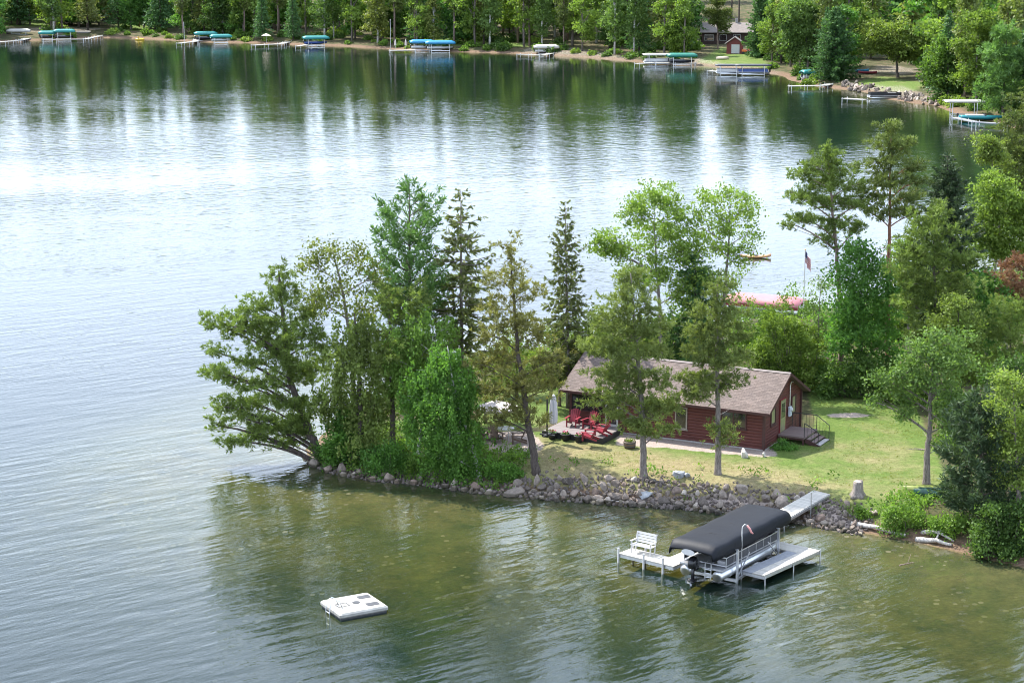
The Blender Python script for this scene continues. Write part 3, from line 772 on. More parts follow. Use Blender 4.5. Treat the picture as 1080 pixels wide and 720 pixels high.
# --- the wooded point, from its tip towards the cabin
tree('leaning_pine', 'gnarled olive pine leaning out over the water at the tip of the point', (339, 486), [(330, 462), (316, 430), (306, 400), (302, 360), (297, 320), (294, 285)],
     [(293, 292, 13, 20), (301, 312, 16, 12), (274, 322, 17, 9), (262, 338, 20, 14), (231, 338, 13, 13), (229, 371, 12, 8), (236, 393, 19, 11), (240, 428, 17, 12), (228, 447, 10, 9),
      (249, 464, 16, 8), (270, 425, 17, 12), (285, 366, 22, 16), (312, 352, 22, 20), (268, 380, 16, 11), (318, 395, 20, 13), (296, 420, 20, 11), (325, 330, 16, 18), (285, 455, 14, 7), (326, 425, 16, 14), (255, 405, 14, 8), (276, 446, 18, 9), (300, 446, 18, 10), (316, 458, 16, 9), (268, 462, 16, 7), (298, 466, 14, 6), (282, 402, 18, 10), (300, 385, 20, 14), (272, 352, 16, 12), (312, 440, 16, 12), (334, 360, 14, 18), (330, 392, 14, 16), (258, 440, 14, 9), (246, 350, 12, 9), (284, 338, 16, 12)],
     M['needle_olive'], M['bark_dark'], 'tuft', 0.34, 66, 1.1, 0.52, 0.30, dead=6)
tree('spring_tree', 'airy yellow-green leafing tree behind the leaning pine', (374, 476), [(374, 420), (370, 360), (360, 300), (350, 262)],
     [(347, 262, 20, 18), (330, 280, 18, 18), (370, 275, 18, 22), (393, 292, 16, 20), (352, 305, 28, 24), (385, 325, 22, 20), (330, 315, 16, 20)],
     M['leaf_spring'], M['bark_grey'], 'leaf', 0.22, 24, 0.75, 0.55, 0.20, twigs=0.9)
tree('cedar', 'dense drab olive cedar with drooping sprays beside the leaning pine', (382, 486), [(380, 440), (378, 380), (374, 330)],
     [(374, 345, 22, 24), (360, 375, 24, 24), (390, 378, 22, 24), (372, 415, 28, 26), (395, 425, 20, 24), (350, 418, 18, 20), (385, 455, 22, 20)],
     M['needle_yellow'], M['bark_dark'], 'weep', 0.24, 48, 1.1, 0.55, 0.22)
shrub('bright green bush at the foot of the drab cedar, above the dark rocks', (366, 489), [(362, 455, 20, 18), (350, 468, 14, 12), (378, 470, 16, 12), (366, 440, 12, 12)], M['leaf_birch'], 0.22, 44)
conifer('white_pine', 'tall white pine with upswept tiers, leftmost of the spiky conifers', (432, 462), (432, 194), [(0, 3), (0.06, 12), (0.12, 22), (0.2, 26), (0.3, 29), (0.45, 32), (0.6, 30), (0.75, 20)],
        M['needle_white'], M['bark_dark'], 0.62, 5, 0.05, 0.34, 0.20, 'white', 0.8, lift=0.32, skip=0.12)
tree('olive_pine', 'rounded olive pine crowded under the tall white pine', (414, 478), [(414, 420), (412, 360), (410, 310)],
     [(408, 312, 20, 18), (424, 335, 20, 18), (398, 345, 18, 20), (418, 365, 26, 18), (400, 385, 22, 18), (432, 395, 18, 18), (415, 415, 24, 18), (440, 310, 14, 14)],
     M['needle_yellow'], M['bark_dark'], 'tuft', 0.30, 66, 1.05, 0.55, 0.2)
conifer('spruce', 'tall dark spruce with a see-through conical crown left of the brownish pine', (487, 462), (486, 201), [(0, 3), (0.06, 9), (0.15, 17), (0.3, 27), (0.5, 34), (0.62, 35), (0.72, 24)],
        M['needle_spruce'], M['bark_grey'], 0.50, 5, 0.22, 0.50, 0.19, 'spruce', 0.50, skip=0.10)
tree('white_birch', 'pale birch with slim white trunks behind the bright green birch', (440, 482), [(448, 430), (455, 380), (457, 340)],
     [(442, 335, 20, 18), (425, 352, 18, 16), (420, 378, 18, 22), (446, 372, 22, 22), (432, 405, 22, 20), (470, 345, 16, 16), (408, 395, 10, 14)],
     M['leaf_birch_pale'], M['bark_birch'], 'weep', 0.21, 42, 1.0, 0.55, 0.13)
tree('weeping_birch', 'bright green weeping birch hanging over the rocks with white trunk', (507, 506), [(500, 478), (488, 440), (477, 400), (472, 365)],
     [(470, 376, 20, 16), (452, 395, 22, 18), (484, 396, 20, 20), (440, 420, 20, 18), (466, 425, 28, 20), (492, 425, 18, 24), (446, 448, 20, 16), (474, 455, 26, 20), (498, 455, 14, 22), (484, 482, 22, 14), (460, 476, 16, 14), (500, 488, 12, 12)],
     M['leaf_birch'], M['bark_birch'], 'weep', 0.21, 60, 1.35, 0.55, 0.15)
tree('brownish_pine', 'scraggly brown-tinged pine in front of the sitting area', (566, 497), [(561, 465), (553, 420), (546, 370), (542, 320), (538, 262)],
     [(538, 266, 12, 12), (546, 285, 14, 12), (528, 295, 16, 12), (556, 310, 18, 12), (528, 325, 20, 14), (548, 340, 20, 12), (520, 352, 20, 14), (565, 350, 22, 14), (540, 375, 24, 14), (514, 385, 18, 12), (574, 382, 22, 14),
      (555, 402, 24, 14), (528, 412, 24, 14), (580, 410, 16, 12), (545, 432, 22, 12), (522, 440, 18, 10), (560, 445, 12, 8)],
     M['needle_brown'], M['bark_dark'], 'tuft', 0.33, 54, 0.95, 0.55, 0.24, dead=14, twigs=0.6)
conifer('narrow_spruce', 'narrow dark spire spruce behind the left end of the cabin', (600, 430), (596, 213), [(0, 2), (0.08, 6), (0.2, 10), (0.35, 15), (0.5, 20), (0.65, 22), (0.85, 22)],
        M['needle_spruce'], M['bark_grey'], 0.42, 5, 0.30, 0.42, 0.15, 'spruce', 0.6, skip=0.12)
tree('golden_shrub_tree', 'yellow-green small tree between the brownish pine and the narrow spruce', (590, 428), [(590, 400), (590, 360)],
     [(588, 350, 18, 18), (600, 372, 22, 20), (578, 385, 18, 18), (604, 398, 18, 14), (626, 345, 18, 22), (630, 372, 18, 18)], M['leaf_gold'], M['bark_grey'], 'leaf', 0.22, 34, 0.9, 0.55, 0.12)
tree('olive_thicket_tree', 'low olive tree filling the gap left of the sitting area', (512, 446), [(512, 420), (512, 390)],
     [(508, 385, 18, 18), (522, 402, 16, 16), (500, 412, 16, 16), (515, 425, 14, 10)], M['needle_yellow'], M['bark_dark'], 'tuft', 0.28, 54, 0.9, 0.5, 0.12)
shrub('dark green bush around the foot of the leaning pine at the tip', (347, 489), [(343, 476, 10, 8), (352, 484, 10, 6), (336, 480, 7, 5)], M['leaf_dark'], 0.17, 42, 1.1, 0.35)
# --- behind the cabin
tree('poplar', 'tall leafy poplar with a broad airy crown behind the cabin roof', (698, 412), [(697, 380), (696, 330), (692, 280), (690, 225)],
     [(690, 208, 26, 20), (668, 222, 20, 18), (712, 228, 20, 24), (643, 252, 16, 18), (655, 268, 18, 18), (632, 262, 14, 14), (690, 250, 26, 22), (722, 262, 20, 26), (700, 288, 24, 22), (668, 292, 18, 16), (718, 310, 18, 22)],
     M['leaf_poplar'], M['bark_grey'], 'leaf', 0.23, 30, 0.82, 0.5, 0.19, twigs=0.6)
tree('open_poplar', 'open-crowned poplar beside the tall one, right of it, bare twigs low down', (760, 412), [(762, 370), (764, 310), (768, 260), (770, 215)],
     [(768, 206, 22, 12), (748, 210, 16, 14), (790, 218, 17, 16), (765, 232, 26, 18), (792, 245, 12, 14), (752, 258, 22, 22), (780, 268, 20, 16), (748, 292, 18, 22), (772, 300, 14, 18), (735, 236, 12, 20)],
     M['leaf_poplar'], M['bark_grey'], 'leaf', 0.22, 28, 0.8, 0.55, 0.17, twigs=0.9)
conifer('blue_spruce', 'blue-green spruce half hidden between the two poplars', (735, 412), (733, 258), [(0, 3), (0.15, 12), (0.4, 20), (0.7, 25), (0.95, 26)], M['needle_blue'], M['bark_dark'], 0.45, 6, 0.2, 0.45, 0.15, 'spruce', 0.9)
shrub('green understorey bush behind the cabin ridge, under the tall poplar', (705, 408), [(690, 350, 22, 20), (720, 345, 22, 22), (705, 375, 28, 18), (740, 375, 20, 18), (665, 375, 22, 18)], M['leaf_dark'], 0.24, 40)
shrub('yellow-green bush behind the left half of the cabin roof', (640, 410), [(625, 372, 20, 20), (645, 355, 18, 18), (650, 385, 22, 14)], M['leaf_gold'], 0.22, 38)
# --- two pines between the cabin and the water
tree('red_pine', 'olive red pine with bare lower trunk in front of the deck corner', (679, 502), [(678, 470), (677, 430), (673, 380), (668, 330), (665, 288)],
     [(663, 296, 16, 18), (652, 318, 18, 16), (680, 322, 18, 16), (640, 340, 20, 14), (665, 345, 24, 16), (692, 345, 14, 14), (632, 366, 18, 12), (655, 372, 24, 14), (688, 372, 20, 14), (640, 396, 20, 12), (668, 398, 26, 14), (696, 402, 16, 12),
      (632, 420, 16, 9), (655, 422, 22, 12), (686, 428, 24, 12), (704, 430, 12, 10), (645, 440, 16, 8), (674, 448, 22, 8), (700, 455, 14, 8)],
     M['needle_pine'], M['bark_grey'], 'tuft', 0.33, 66, 1.1, 0.52, 0.22, dead=8)
tree('jack_pine', 'olive pine with straight trunk in front of the middle of the cabin', (757, 500), [(757, 470), (757, 430), (756, 380), (756, 330), (757, 300)],
     [(757, 308, 14, 14), (748, 328, 16, 14), (768, 332, 16, 14), (738, 348, 16, 12), (758, 352, 22, 14), (780, 352, 12, 12), (736, 372, 18, 12), (762, 378, 24, 14), (782, 378, 10, 10), (730, 396, 14, 10), (750, 404, 24, 12), (774, 402, 12, 10),
      (734, 415, 16, 8), (752, 452, 12, 8), (768, 458, 12, 9)],
     M['needle_pine'], M['bark_grey'], 'tuft', 0.33, 66, 1.1, 0.5, 0.21, dead=8)
# --- right of the cabin
shrub('sunny yellow-green thicket behind the cabin gable', (838, 412), [(812, 362, 18, 18), (835, 352, 20, 20), (858, 366, 20, 18), (825, 385, 26, 16), (860, 392, 24, 14), (800, 375, 16, 14), (815, 335, 14, 14)], M['leaf_bright'], 0.22, 44, 1.1)
shrub('dark leafy hedge bushes at the back edge of the lawn', (905, 418), [(885, 395, 22, 16), (912, 390, 22, 18), (938, 396, 22, 16), (870, 402, 14, 10)], M['leaf_dark'], 0.22, 44, 1.2)
shrub('slender young saplings standing in front of the red canopy', (826, 372), [(826, 318, 8, 14), (830, 338, 12, 12), (838, 305, 5, 9), (806, 330, 14, 9), (786, 326, 10, 9), (850, 326, 9, 12), (774, 334, 10, 9), (812, 345, 20, 10)], M['leaf_shrub'], 0.2, 30, 0.8)
tree('tall_red_pine', 'tall flat-tiered pine with long bare trunk, left of the red-trunked one', (887, 410), [(887, 360), (885, 300), (880, 240), (876, 200), (873, 162)],
     [(873, 162, 14, 10), (860, 176, 18, 8), (888, 178, 16, 9), (846, 186, 14, 6), (872, 192, 24, 9), (902, 195, 14, 8), (838, 207, 12, 6), (858, 210, 20, 8), (888, 214, 22, 9), (912, 214, 12, 7), (848, 230, 18, 6), (836, 236, 10, 6), (880, 236, 20, 9), (906, 240, 14, 8), (868, 252, 14, 7)],
     M['needle_olive'], M['bark_pine'], 'tuft', 0.33, 60, 0.85, 0.45, 0.21, dead=9, twigs=0.7)
tree('red_trunk_pine', 'tall pine with reddish trunk and tufted dark crown', (936, 408), [(936, 350), (937, 290), (938, 240), (939, 190), (940, 145)],
     [(940, 138, 13, 10), (930, 152, 14, 9), (952, 156, 14, 9), (938, 168, 18, 9), (922, 176, 12, 7), (958, 176, 14, 8), (940, 188, 22, 9), (966, 190, 10, 7), (926, 204, 18, 8), (954, 208, 18, 9), (918, 224, 12, 6), (940, 222, 18, 8), (962, 226, 12, 7)],
     M['needle_pine'], M['bark_red'], 'tuft', 0.33, 60, 0.9, 0.45, 0.21, dead=7, twigs=0.7)
tree('maple', 'dense mid-green maple under the two tall pines', (908, 416), [(908, 380), (908, 330), (908, 290)],
     [(902, 266, 18, 14), (920, 282, 20, 18), (895, 290, 20, 20), (912, 312, 26, 20), (888, 326, 20, 20), (930, 325, 22, 22), (908, 345, 28, 22), (885, 362, 18, 18), (932, 362, 22, 20), (940, 298, 14, 18)],
     M['leaf_maple'], M['bark_grey'], 'leaf', 0.25, 42, 1.05, 0.6, 0.2)
tree('young_poplar', 'thin pale young poplar left of the tall flat-tiered pine', (860, 408), [(862, 370), (864, 330), (866, 300)],
     [(864, 300, 10, 14), (856, 322, 12, 14), (870, 335, 12, 16), (858, 350, 14, 14), (848, 362, 12, 12)], M['leaf_grey'], M['bark_grey'], 'leaf', 0.2, 24, 0.8, 0.5, 0.09, twigs=0.8)
conifer('dark_spruce', 'dark pointed spruce rising behind the broad olive pine', (1003, 398), (999, 164), [(0, 3), (0.08, 9), (0.2, 18), (0.4, 26), (0.6, 30), (0.85, 32)], M['needle_dark'], M['bark_dark'], 0.42, 7, 0.15, 0.45, 0.18, 'spruce', 1.2)
tree('broad_pine', 'broad dense olive pine below the dark pointed spruce', (986, 436), [(986, 390), (986, 320), (985, 250)],
     [(985, 222, 14, 14), (972, 240, 18, 16), (998, 245, 18, 16), (960, 262, 18, 14), (985, 268, 24, 18), (1012, 272, 18, 16), (955, 290, 20, 16), (980, 298, 26, 18), (1010, 302, 24, 18), (962, 322, 22, 18), (992, 332, 28, 18), (1020, 330, 18, 16), (975, 355, 24, 18), (1004, 365, 22, 16)],
     M['needle_olive'], M['bark_dark'], 'tuft', 0.34, 66, 1.15, 0.58, 0.25)
tree('willow', 'large bright yellow-green willow beside the right-hand shore', (1060, 372), [(1058, 330), (1056, 280), (1054, 230)],
     [(1046, 196, 20, 16), (1066, 208, 22, 18), (1040, 225, 20, 20), (1062, 240, 26, 20), (1084, 225, 20, 22), (1042, 258, 22, 18), (1070, 268, 24, 18), (1092, 262, 20, 22), (1030, 245, 12, 14)],
     M['leaf_bright'], M['bark_grey'], 'leaf', 0.27, 42, 1.1, 0.62, 0.24)
tree('backdrop_pine', 'tall grey-green pine at the upper right behind the willow', (1084, 316), [(1083, 260), (1082, 200), (1080, 130)],
     [(1080, 112, 14, 12), (1066, 130, 14, 12), (1088, 134, 16, 14), (1072, 152, 20, 12), (1094, 158, 18, 12), (1064, 172, 16, 12), (1084, 178, 20, 14), (1070, 195, 20, 12)],
     M['needle_pine'], M['bark_pine'], 'tuft', 0.40, 60, 1.1, 0.62, 0.24)
tree('golden_tree', 'golden-green leafy crown at the upper right beside the grey-green pine', (1050, 322), [(1050, 280), (1048, 220), (1046, 160)],
     [(1042, 148, 13, 9), (1052, 160, 14, 12), (1038, 165, 10, 9), (1056, 180, 14, 12)], M['leaf_gold'], M['bark_grey'], 'leaf', 0.28, 40, 1.1, 0.6, 0.18)
tree('rusty_pine', 'dying pine with rust-brown branches at the right edge', (1092, 420), [(1091, 370), (1090, 320), (1088, 270)],
     [(1068, 278, 20, 7), (1088, 270, 18, 8), (1060, 292, 16, 6), (1080, 300, 20, 7), (1066, 309, 18, 6), (1092, 315, 18, 8)], M['needle_rust'], M['bark_dark'], 'tuft', 0.34, 48, 0.9, 0.5, 0.2, twigs=0.8)
tree('olive_backing_pine', 'shaded olive pine below the rust-brown branches', (1066, 440), [(1066, 400), (1066, 350)],
     [(1058, 325, 20, 14), (1082, 335, 20, 16), (1064, 350, 26, 18), (1048, 345, 16, 16), (1088, 365, 20, 18), (1060, 378, 24, 16)], M['needle_olive'], M['bark_dark'], 'tuft', 0.32, 60, 1.0, 0.6, 0.2)
tree('pale_fir', 'pale yellow-green bushy conifer right of the lawn, above the grey tree', (1013, 452), [(1013, 420), (1012, 370), (1011, 330)],
     [(1008, 322, 14, 12), (996, 340, 16, 14), (1020, 342, 16, 14), (1008, 360, 24, 14), (1028, 368, 14, 14), (992, 374, 16, 12), (1012, 388, 24, 14), (1032, 395, 14, 12)], M['leaf_gold'], M['bark_dark'], 'leaf', 0.2, 44, 1.2, 0.5, 0.16)
tree('grey_aspen', 'grey-green leaning aspen with a bare grey trunk at the edge of the lawn', (977, 510), [(978, 480), (980, 450), (982, 410), (984, 370)],
     [(984, 362, 18, 12), (966, 375, 20, 16), (1000, 380, 20, 16), (948, 395, 20, 14), (975, 402, 22, 16), (1004, 408, 18, 16), (938, 412, 14, 10), (958, 420, 18, 12), (990, 430, 16, 14), (1004, 446, 18, 16), (996, 470, 14, 14), (955, 440, 12, 8), (1014, 385, 16, 14), (1008, 360, 16, 12), (926, 424, 10, 8), (930, 400, 12, 9), (1012, 425, 14, 14)],
     M['leaf_grey'], M['bark_grey'], 'leaf', 0.21, 36, 0.95, 0.5, 0.22, twigs=0.6, dead=8)
conifer('young_pine', 'dark blue-green young pine standing by the canoe', (1036, 552), (1034, 415), [(0, 4), (0.12, 14), (0.3, 24), (0.55, 32), (0.8, 34), (0.92, 28)], M['needle_dark'], M['bark_dark'], 0.48, 6, 0.05, 0.34, 0.14, 'white', 1.0, lift=0.12)
tree('oak_sapling', 'olive-gold broadleaf tree on the bank at the right edge', (1076, 560), [(1074, 520), (1072, 470), (1068, 410)],
     [(1066, 402, 18, 14), (1082, 418, 18, 16), (1058, 425, 16, 14), (1074, 442, 22, 16), (1056, 452, 14, 12), (1084, 462, 18, 18), (1066, 475, 18, 14), (1078, 498, 20, 16), (1060, 505, 14, 12)],
     M['leaf_gold'], M['bark_grey'], 'leaf', 0.2, 38, 1.0, 0.5, 0.16)
tree('edge_maple', 'dark green broadleaf tree behind the gold one at the right edge', (1080, 470), [(1080, 430), (1080, 390)],
     [(1072, 385, 20, 14), (1088, 395, 22, 18), (1050, 400, 16, 16), (1044, 425, 16, 16), (1090, 425, 22, 18)], M['leaf_dark'], M['bark_grey'], 'leaf', 0.22, 40, 1.0, 0.55, 0.16)
# --- bank shrubs
shrub('grassy green bush above the driftwood logs', (958, 556), [(948, 538, 14, 10), (966, 546, 13, 8), (940, 545, 12, 8)], M['leaf_shrub'], 0.17, 40, 1.0, 0.38)
shrub('mid-green bush right of the driftwood, left of the dark pine', (1000, 564), [(992, 551, 16, 9), (1010, 552, 16, 10)], M['leaf_shrub'], 0.17, 42, 1.1, 0.38)
shrub('dark leafy shrub mass on the bank at the lower right corner', (1062, 582), [(1040, 562, 20, 16), (1062, 556, 22, 18), (1084, 562, 22, 20), (1052, 540, 18, 14), (1080, 540, 18, 16), (1070, 578, 24, 10)], M['leaf_dark'], 0.19, 46, 1.25, 0.42)
shrub('low green bush left of the tree stump', (905, 546), [(902, 538, 9, 5), (912, 541, 8, 5)], M['leaf_shrub'], 0.13, 30, 1.0, 0.25)
shrub('rounded green bush between the weeping birch and the brownish pine', (533, 506), [(528, 496, 12, 8), (541, 498, 10, 7)], M['leaf_birch'], 0.15, 46, 1.3, 0.3)
shrub('green bush over the dark rocks left of the weeping birch', (410, 498), [(400, 482, 18, 12), (422, 488, 16, 10), (412, 472, 12, 8)], M['leaf_maple'], 0.17, 42, 1.1, 0.38)
shrub('low yellow-green bush in the shade right of the drab cedar', (445, 498), [(440, 486, 14, 9), (456, 492, 10, 6)], M['leaf_shrub'], 0.16, 40, 1.0, 0.32)
shrub('small green bush beside the entry steps', (824, 474), [(821, 469, 8, 6), (832, 471, 7, 5)], M['leaf_maple'], 0.12, 40, 1.2, 0.22)
shrub('weedy bush left of the rounded thicket behind the cabin gable', (790, 372), [(785, 352, 16, 12), (800, 358, 14, 10)], M['leaf_shrub'], 0.2, 40)

# --- fillers on the right-hand bank
tree('oak', 'green broadleaf tree behind the broad olive pine, toward the back shore', (958, 372), [(958, 340), (958, 300)],
     [(955, 262, 16, 14), (970, 275, 18, 16), (945, 280, 16, 16), (962, 298, 24, 16), (975, 318, 20, 16), (945, 318, 18, 16)], M['leaf_poplar'], M['bark_grey'], 'leaf', 0.28, 40, 1.0, 0.6, 0.18)
tree('oak', 'dark green broadleaf tree below the bright willow', (1040, 420), [(1040, 380), (1040, 330)],
     [(1036, 300, 20, 16), (1052, 312, 18, 16), (1028, 325, 18, 16), (1044, 338, 24, 16), (1036, 365, 22, 16), (1060, 345, 16, 16)], M['leaf_maple'], M['bark_grey'], 'leaf', 0.26, 42, 1.0, 0.6, 0.18)
shrub('bright green thicket at the back of the lawn under the grey tree', (958, 424), [(945, 412, 16, 14), (968, 410, 18, 16), (985, 418, 16, 14), (955, 396, 16, 12)], M['leaf_bright'], 0.22, 44, 1.2)
shrub('dark thicket behind the dark young pine', (1030, 470), [(1010, 440, 20, 18), (1040, 445, 22, 20), (1062, 452, 20, 20), (1024, 462, 20, 12), (1050, 470, 20, 12)], M['leaf_dark'], 0.22, 44, 1.2)
shrub('green undergrowth on the back bank under the two tall pines', (920, 356), [(900, 340, 20, 14), (930, 335, 20, 14), (955, 340, 18, 14), (880, 350, 14, 10)], M['leaf_shrub'], 0.25, 40, 1.1)
shrub('pale green thicket on the back bank below the willow', (1020, 330), [(990, 318, 22, 14), (1020, 312, 24, 16), (1050, 315, 22, 16), (1078, 310, 20, 16)], M['leaf_grey'], 0.28, 40, 1.1)

# hidden interior of the point: filler trees seen in the gaps
tree('interior_tree', 'half-hidden green tree deep in the middle of the point', (452, 452), [(452, 420), (452, 380)],
     [(450, 368, 20, 20), (468, 388, 20, 20), (440, 400, 20, 20), (460, 420, 22, 18)], M['leaf_dark'], M['bark_dark'], 'leaf', 0.24, 36, 1.0, 0.55, 0.15)
tree('interior_tree', 'half-hidden yellowish tree low behind the tall dark spruce', (545, 418), [(545, 395), (545, 370)],
     [(540, 365, 20, 18), (560, 378, 20, 18), (530, 388, 18, 16), (552, 398, 20, 12)], M['leaf_gold'], M['bark_dark'], 'leaf', 0.22, 32, 0.8, 0.55, 0.13)

# ------------------------------------------------------------------ far bank trees
def far_proto(kind, h, seed, leafm, barkm):
    """a whole tree about H metres tall at the origin, leaf clumps sized for the distance"""
    rs = np.random.default_rng(seed); mb = MB()
    root = thing(kind[0], kind[1], 'tree', (0, 0, -500), 0, kind[2])
    if kind[3] == 'con':
        mb.tube([(0, 0, -1.5), (0, 0, h * 0.5), (0, 0, h)], [0.28, 0.18, 0.03], 6)
        n = 2600
        f = rs.uniform(0, 1, n) ** 0.62; z = h * (1 - f * kind[4])
        tier = np.sin(z * 4.2 + rs.uniform(0, 6.28)) * 0.14 + 1
        r = (kind[5] * f ** 0.8 + 0.15) * tier * rs.uniform(0.25, 1.08, n); a = rs.uniform(0, 2 * PI, n)
        r *= 1 + 0.28 * np.sin(a * 3 + z * 1.3)
        C = np.stack([r * np.cos(a), r * np.sin(a), z - 0.18 * r], -1)
        D = unit(np.stack([np.cos(a), np.sin(a), -0.3 + 0 * a], -1) + rs.normal(size=(n, 3)) * 0.35)
        L = rs.uniform(0.5, 1.0, n); Wd = L * 0.42; t = rs.normal(0.5, 0.17, n)
    else:
        mb.tube([(0, 0, -1.5), (0.2, 0.1, h * 0.35), (-0.1, 0.2, h * 0.85)], [0.30, 0.22, 0.06], 6)
        lob = []
        nl = kind[6]
        for i in range(nl):
            zz = h * (kind[4] + (0.97 - kind[4]) * (i + 0.5) / nl); q = (zz / h - kind[4]) / (1 - kind[4])
            ww = kind[5] * math.sin(PI * min(0.95, 0.22 + q * 0.72)) ** 0.7
            a = rs.uniform(0, 6.28); rr = ww * rs.uniform(0.15, 0.7)
            lob.append((rr * math.cos(a), rr * math.sin(a), zz - 0.4, ww * rs.uniform(0.5, 0.8), h * 0.085 * rs.uniform(0.7, 1.3)))
            mb.tube([(0, 0, max(1.0, zz * 0.7)), (rr * math.cos(a) * 0.6, rr * math.sin(a) * 0.6, zz * 0.9), (rr * math.cos(a), rr * math.sin(a), zz)], [0.12, 0.08, 0.03], 4, False)
        Cs = []; Ts = []
        for lx, ly, lz, lr, lh in lob:
            k = 22; u = unit(rs.normal(size=(k, 3))) * (rs.uniform(0, 1, k) ** (1 / 2.6))[:, None]
            cl = np.array([lx, ly, lz]) + u * np.array([lr, lr, lh]); ct = rs.normal(0.5, 0.15, k)
            i2 = np.repeat(np.arange(k), kind[7]); Cs.append(cl[i2] + rs.normal(size=(len(i2), 3)) * np.array([0.42, 0.42, 0.3])); Ts.append(ct[i2] + rs.normal(0, 0.12, len(i2)))
        C = np.concatenate(Cs); t = np.concatenate(Ts); n = len(C)
        D = unit(rs.normal(size=(n, 3))); L = rs.uniform(0.42, 0.82, n); Wd = L * 0.62
    mb.build('trunk', barkm, root, True)
    leaf_mesh('crown', C, D, perp(D), L, Wd, t, leafm, root)
    return root

FARG = 'trees of the wooded bank across the lake'
KINDS_ = [
    (('broadleaf_tree', 'bright green broadleaf tree in the wooded bank across the lake', FARG, 'bro', 0.22, 4.6, 11, 13), 17, M['leaf_poplar'], M['bark_grey']),
    (('broadleaf_tree', 'mid-green full-crowned tree in the wooded bank across the lake', FARG, 'bro', 0.18, 4.2, 11, 13), 15, M['leaf_maple'], M['bark_grey']),
    (('broadleaf_tree', 'yellow-green spring tree in the wooded bank across the lake', FARG, 'bro', 0.20, 4.0, 10, 11), 14, M['leaf_spring'], M['bark_birch']),
    (('broadleaf_tree', 'grey-green slender tree in the wooded bank across the lake', FARG, 'bro', 0.25, 3.4, 12, 11), 18, M['leaf_grey'], M['bark_birch']),
    (('spruce', 'dark blue-green pointed spruce in the wooded bank across the lake', FARG, 'con', 0.93, 3.4), 19, M['needle_blue'], M['bark_dark']),
    (('spruce', 'olive spire-shaped spruce in the wooded bank across the lake', FARG, 'con', 0.86, 2.8), 20, M['needle_spruce'], M['bark_dark']),
    (('pine', 'tall grey-olive pine with bare lower trunk in the wooded bank across the lake', FARG, 'bro', 0.42, 3.8, 10, 12), 22, M['needle_pine'], M['bark_pine']),
    (('broadleaf_tree', 'dark shaded broadleaf tree in the wooded bank across the lake', FARG, 'bro', 0.12, 4.4, 11, 13), 16, M['leaf_dark'], M['bark_dark']),
]
protos = [far_proto(k, h, 100 + i, lm, bm) for i, (k, h, lm, bm) in enumerate(KINDS_)]
used = [False] * len(protos)
FARSHORE = poly_px([(-60, 45), (0, 45), (60, 42), (110, 40), (150, 41), (200, 44), (270, 46), (330, 48), (400, 51), (440, 54), (540, 57), (600, 60), (680, 66), (735, 69),
                 (800, 76), (828, 82), (845, 90), (885, 94), (910, 98), (950, 106), (985, 112), (1010, 118), (1040, 127), (1080, 136), (1130, 150)])
def place_far(k, x, y, sc, sink=0.0):
    z = gz(x, y)
    if used[k]: o = copy_tree(protos[k])
    else: o = protos[k]; used[k] = True
    o.location = (x, y, z - sink); o.rotation_euler = (0, 0, R.uniform(0, 6.28)); o.scale = (sc * R.uniform(0.9, 1.1), sc * R.uniform(0.9, 1.1), sc)
    return o
CLEAR = []      # (px, py, radius m): glades with houses, lawns
def blocked(x, y):
    Z = y * cc + (CH - 2) * cs; pxx = 540 + CF * x / Z
    for (a, b, dmin, dmax) in ((-5, 50, 0, 36), (130, 160, 6, 14), (732, 812, 0, 58), (893, 985, 0, 30)):
        if a < pxx < b:
            d = float(sdist(np.array([x]), np.array([y]), FARP)[0])
            if dmin < d < dmax: return True
    return False
seg = np.array(FARSHORE); cum = np.concatenate([[0], np.cumsum(np.linalg.norm(np.diff(seg, axis=0), axis=1))])
def along(t):
    return np.array([np.interp(t, cum, seg[:, 0]), np.interp(t, cum, seg[:, 1])])
def inward(t):
    a, b = along(max(0, t - 3)), along(min(cum[-1], t + 3)); d = (b - a) / np.linalg.norm(b - a); return np.array([-d[1], d[0]])
nfar = 0
# rows: distance inland, spacing, weights for the kinds
for off, sp, wts, smin, smax in ((8, 7.0, (4, 3, 2, 3, 2, 1, 2, 3), 0.75, 1.2), (15, 7.5, (3, 3, 1, 3, 3, 2, 4, 4), 1.0, 1.4), (25, 8.5, (3, 3, 1, 2, 3, 2, 4, 4), 1.15, 1.5), (38, 10.0, (3, 3, 1, 2, 4, 2, 4, 3), 1.2, 1.55)):
    t = R.uniform(0, sp)
    while t < cum[-1] - 12:
        p = along(t) + inward(t) * (off + R.uniform(-4, 4)) + np.array([R.uniform(-2, 2), 0])
        step = sp * R.uniform(0.65, 1.4)
        if sdist(p[:1], p[1:], FARP)[0] > 4 and not blocked(p[0], p[1]) and nfar < 305:
            k = R.choices(range(8), wts)[0]
            place_far(k, p[0], p[1], R.uniform(smin, smax)); nfar += 1
        t += step
for _ in range(60):
    px = R.uniform(-45, 190); sy = np.interp(px, [-60, 0, 60, 110, 150, 200], [45, 45, 42, 40, 41, 44]); q0 = P(px, sy); Y = q0[1] + R.uniform(14, 75); x = q0[0] * Y / q0[1]
    if sdist(np.array([x]), np.array([Y]), FARP)[0] > 8 and not blocked(x, Y) and nfar < 340:
        place_far(R.choices(range(8), (3, 3, 1, 3, 3, 2, 4, 4))[0], x, Y, R.uniform(0.9, 1.4)); nfar += 1
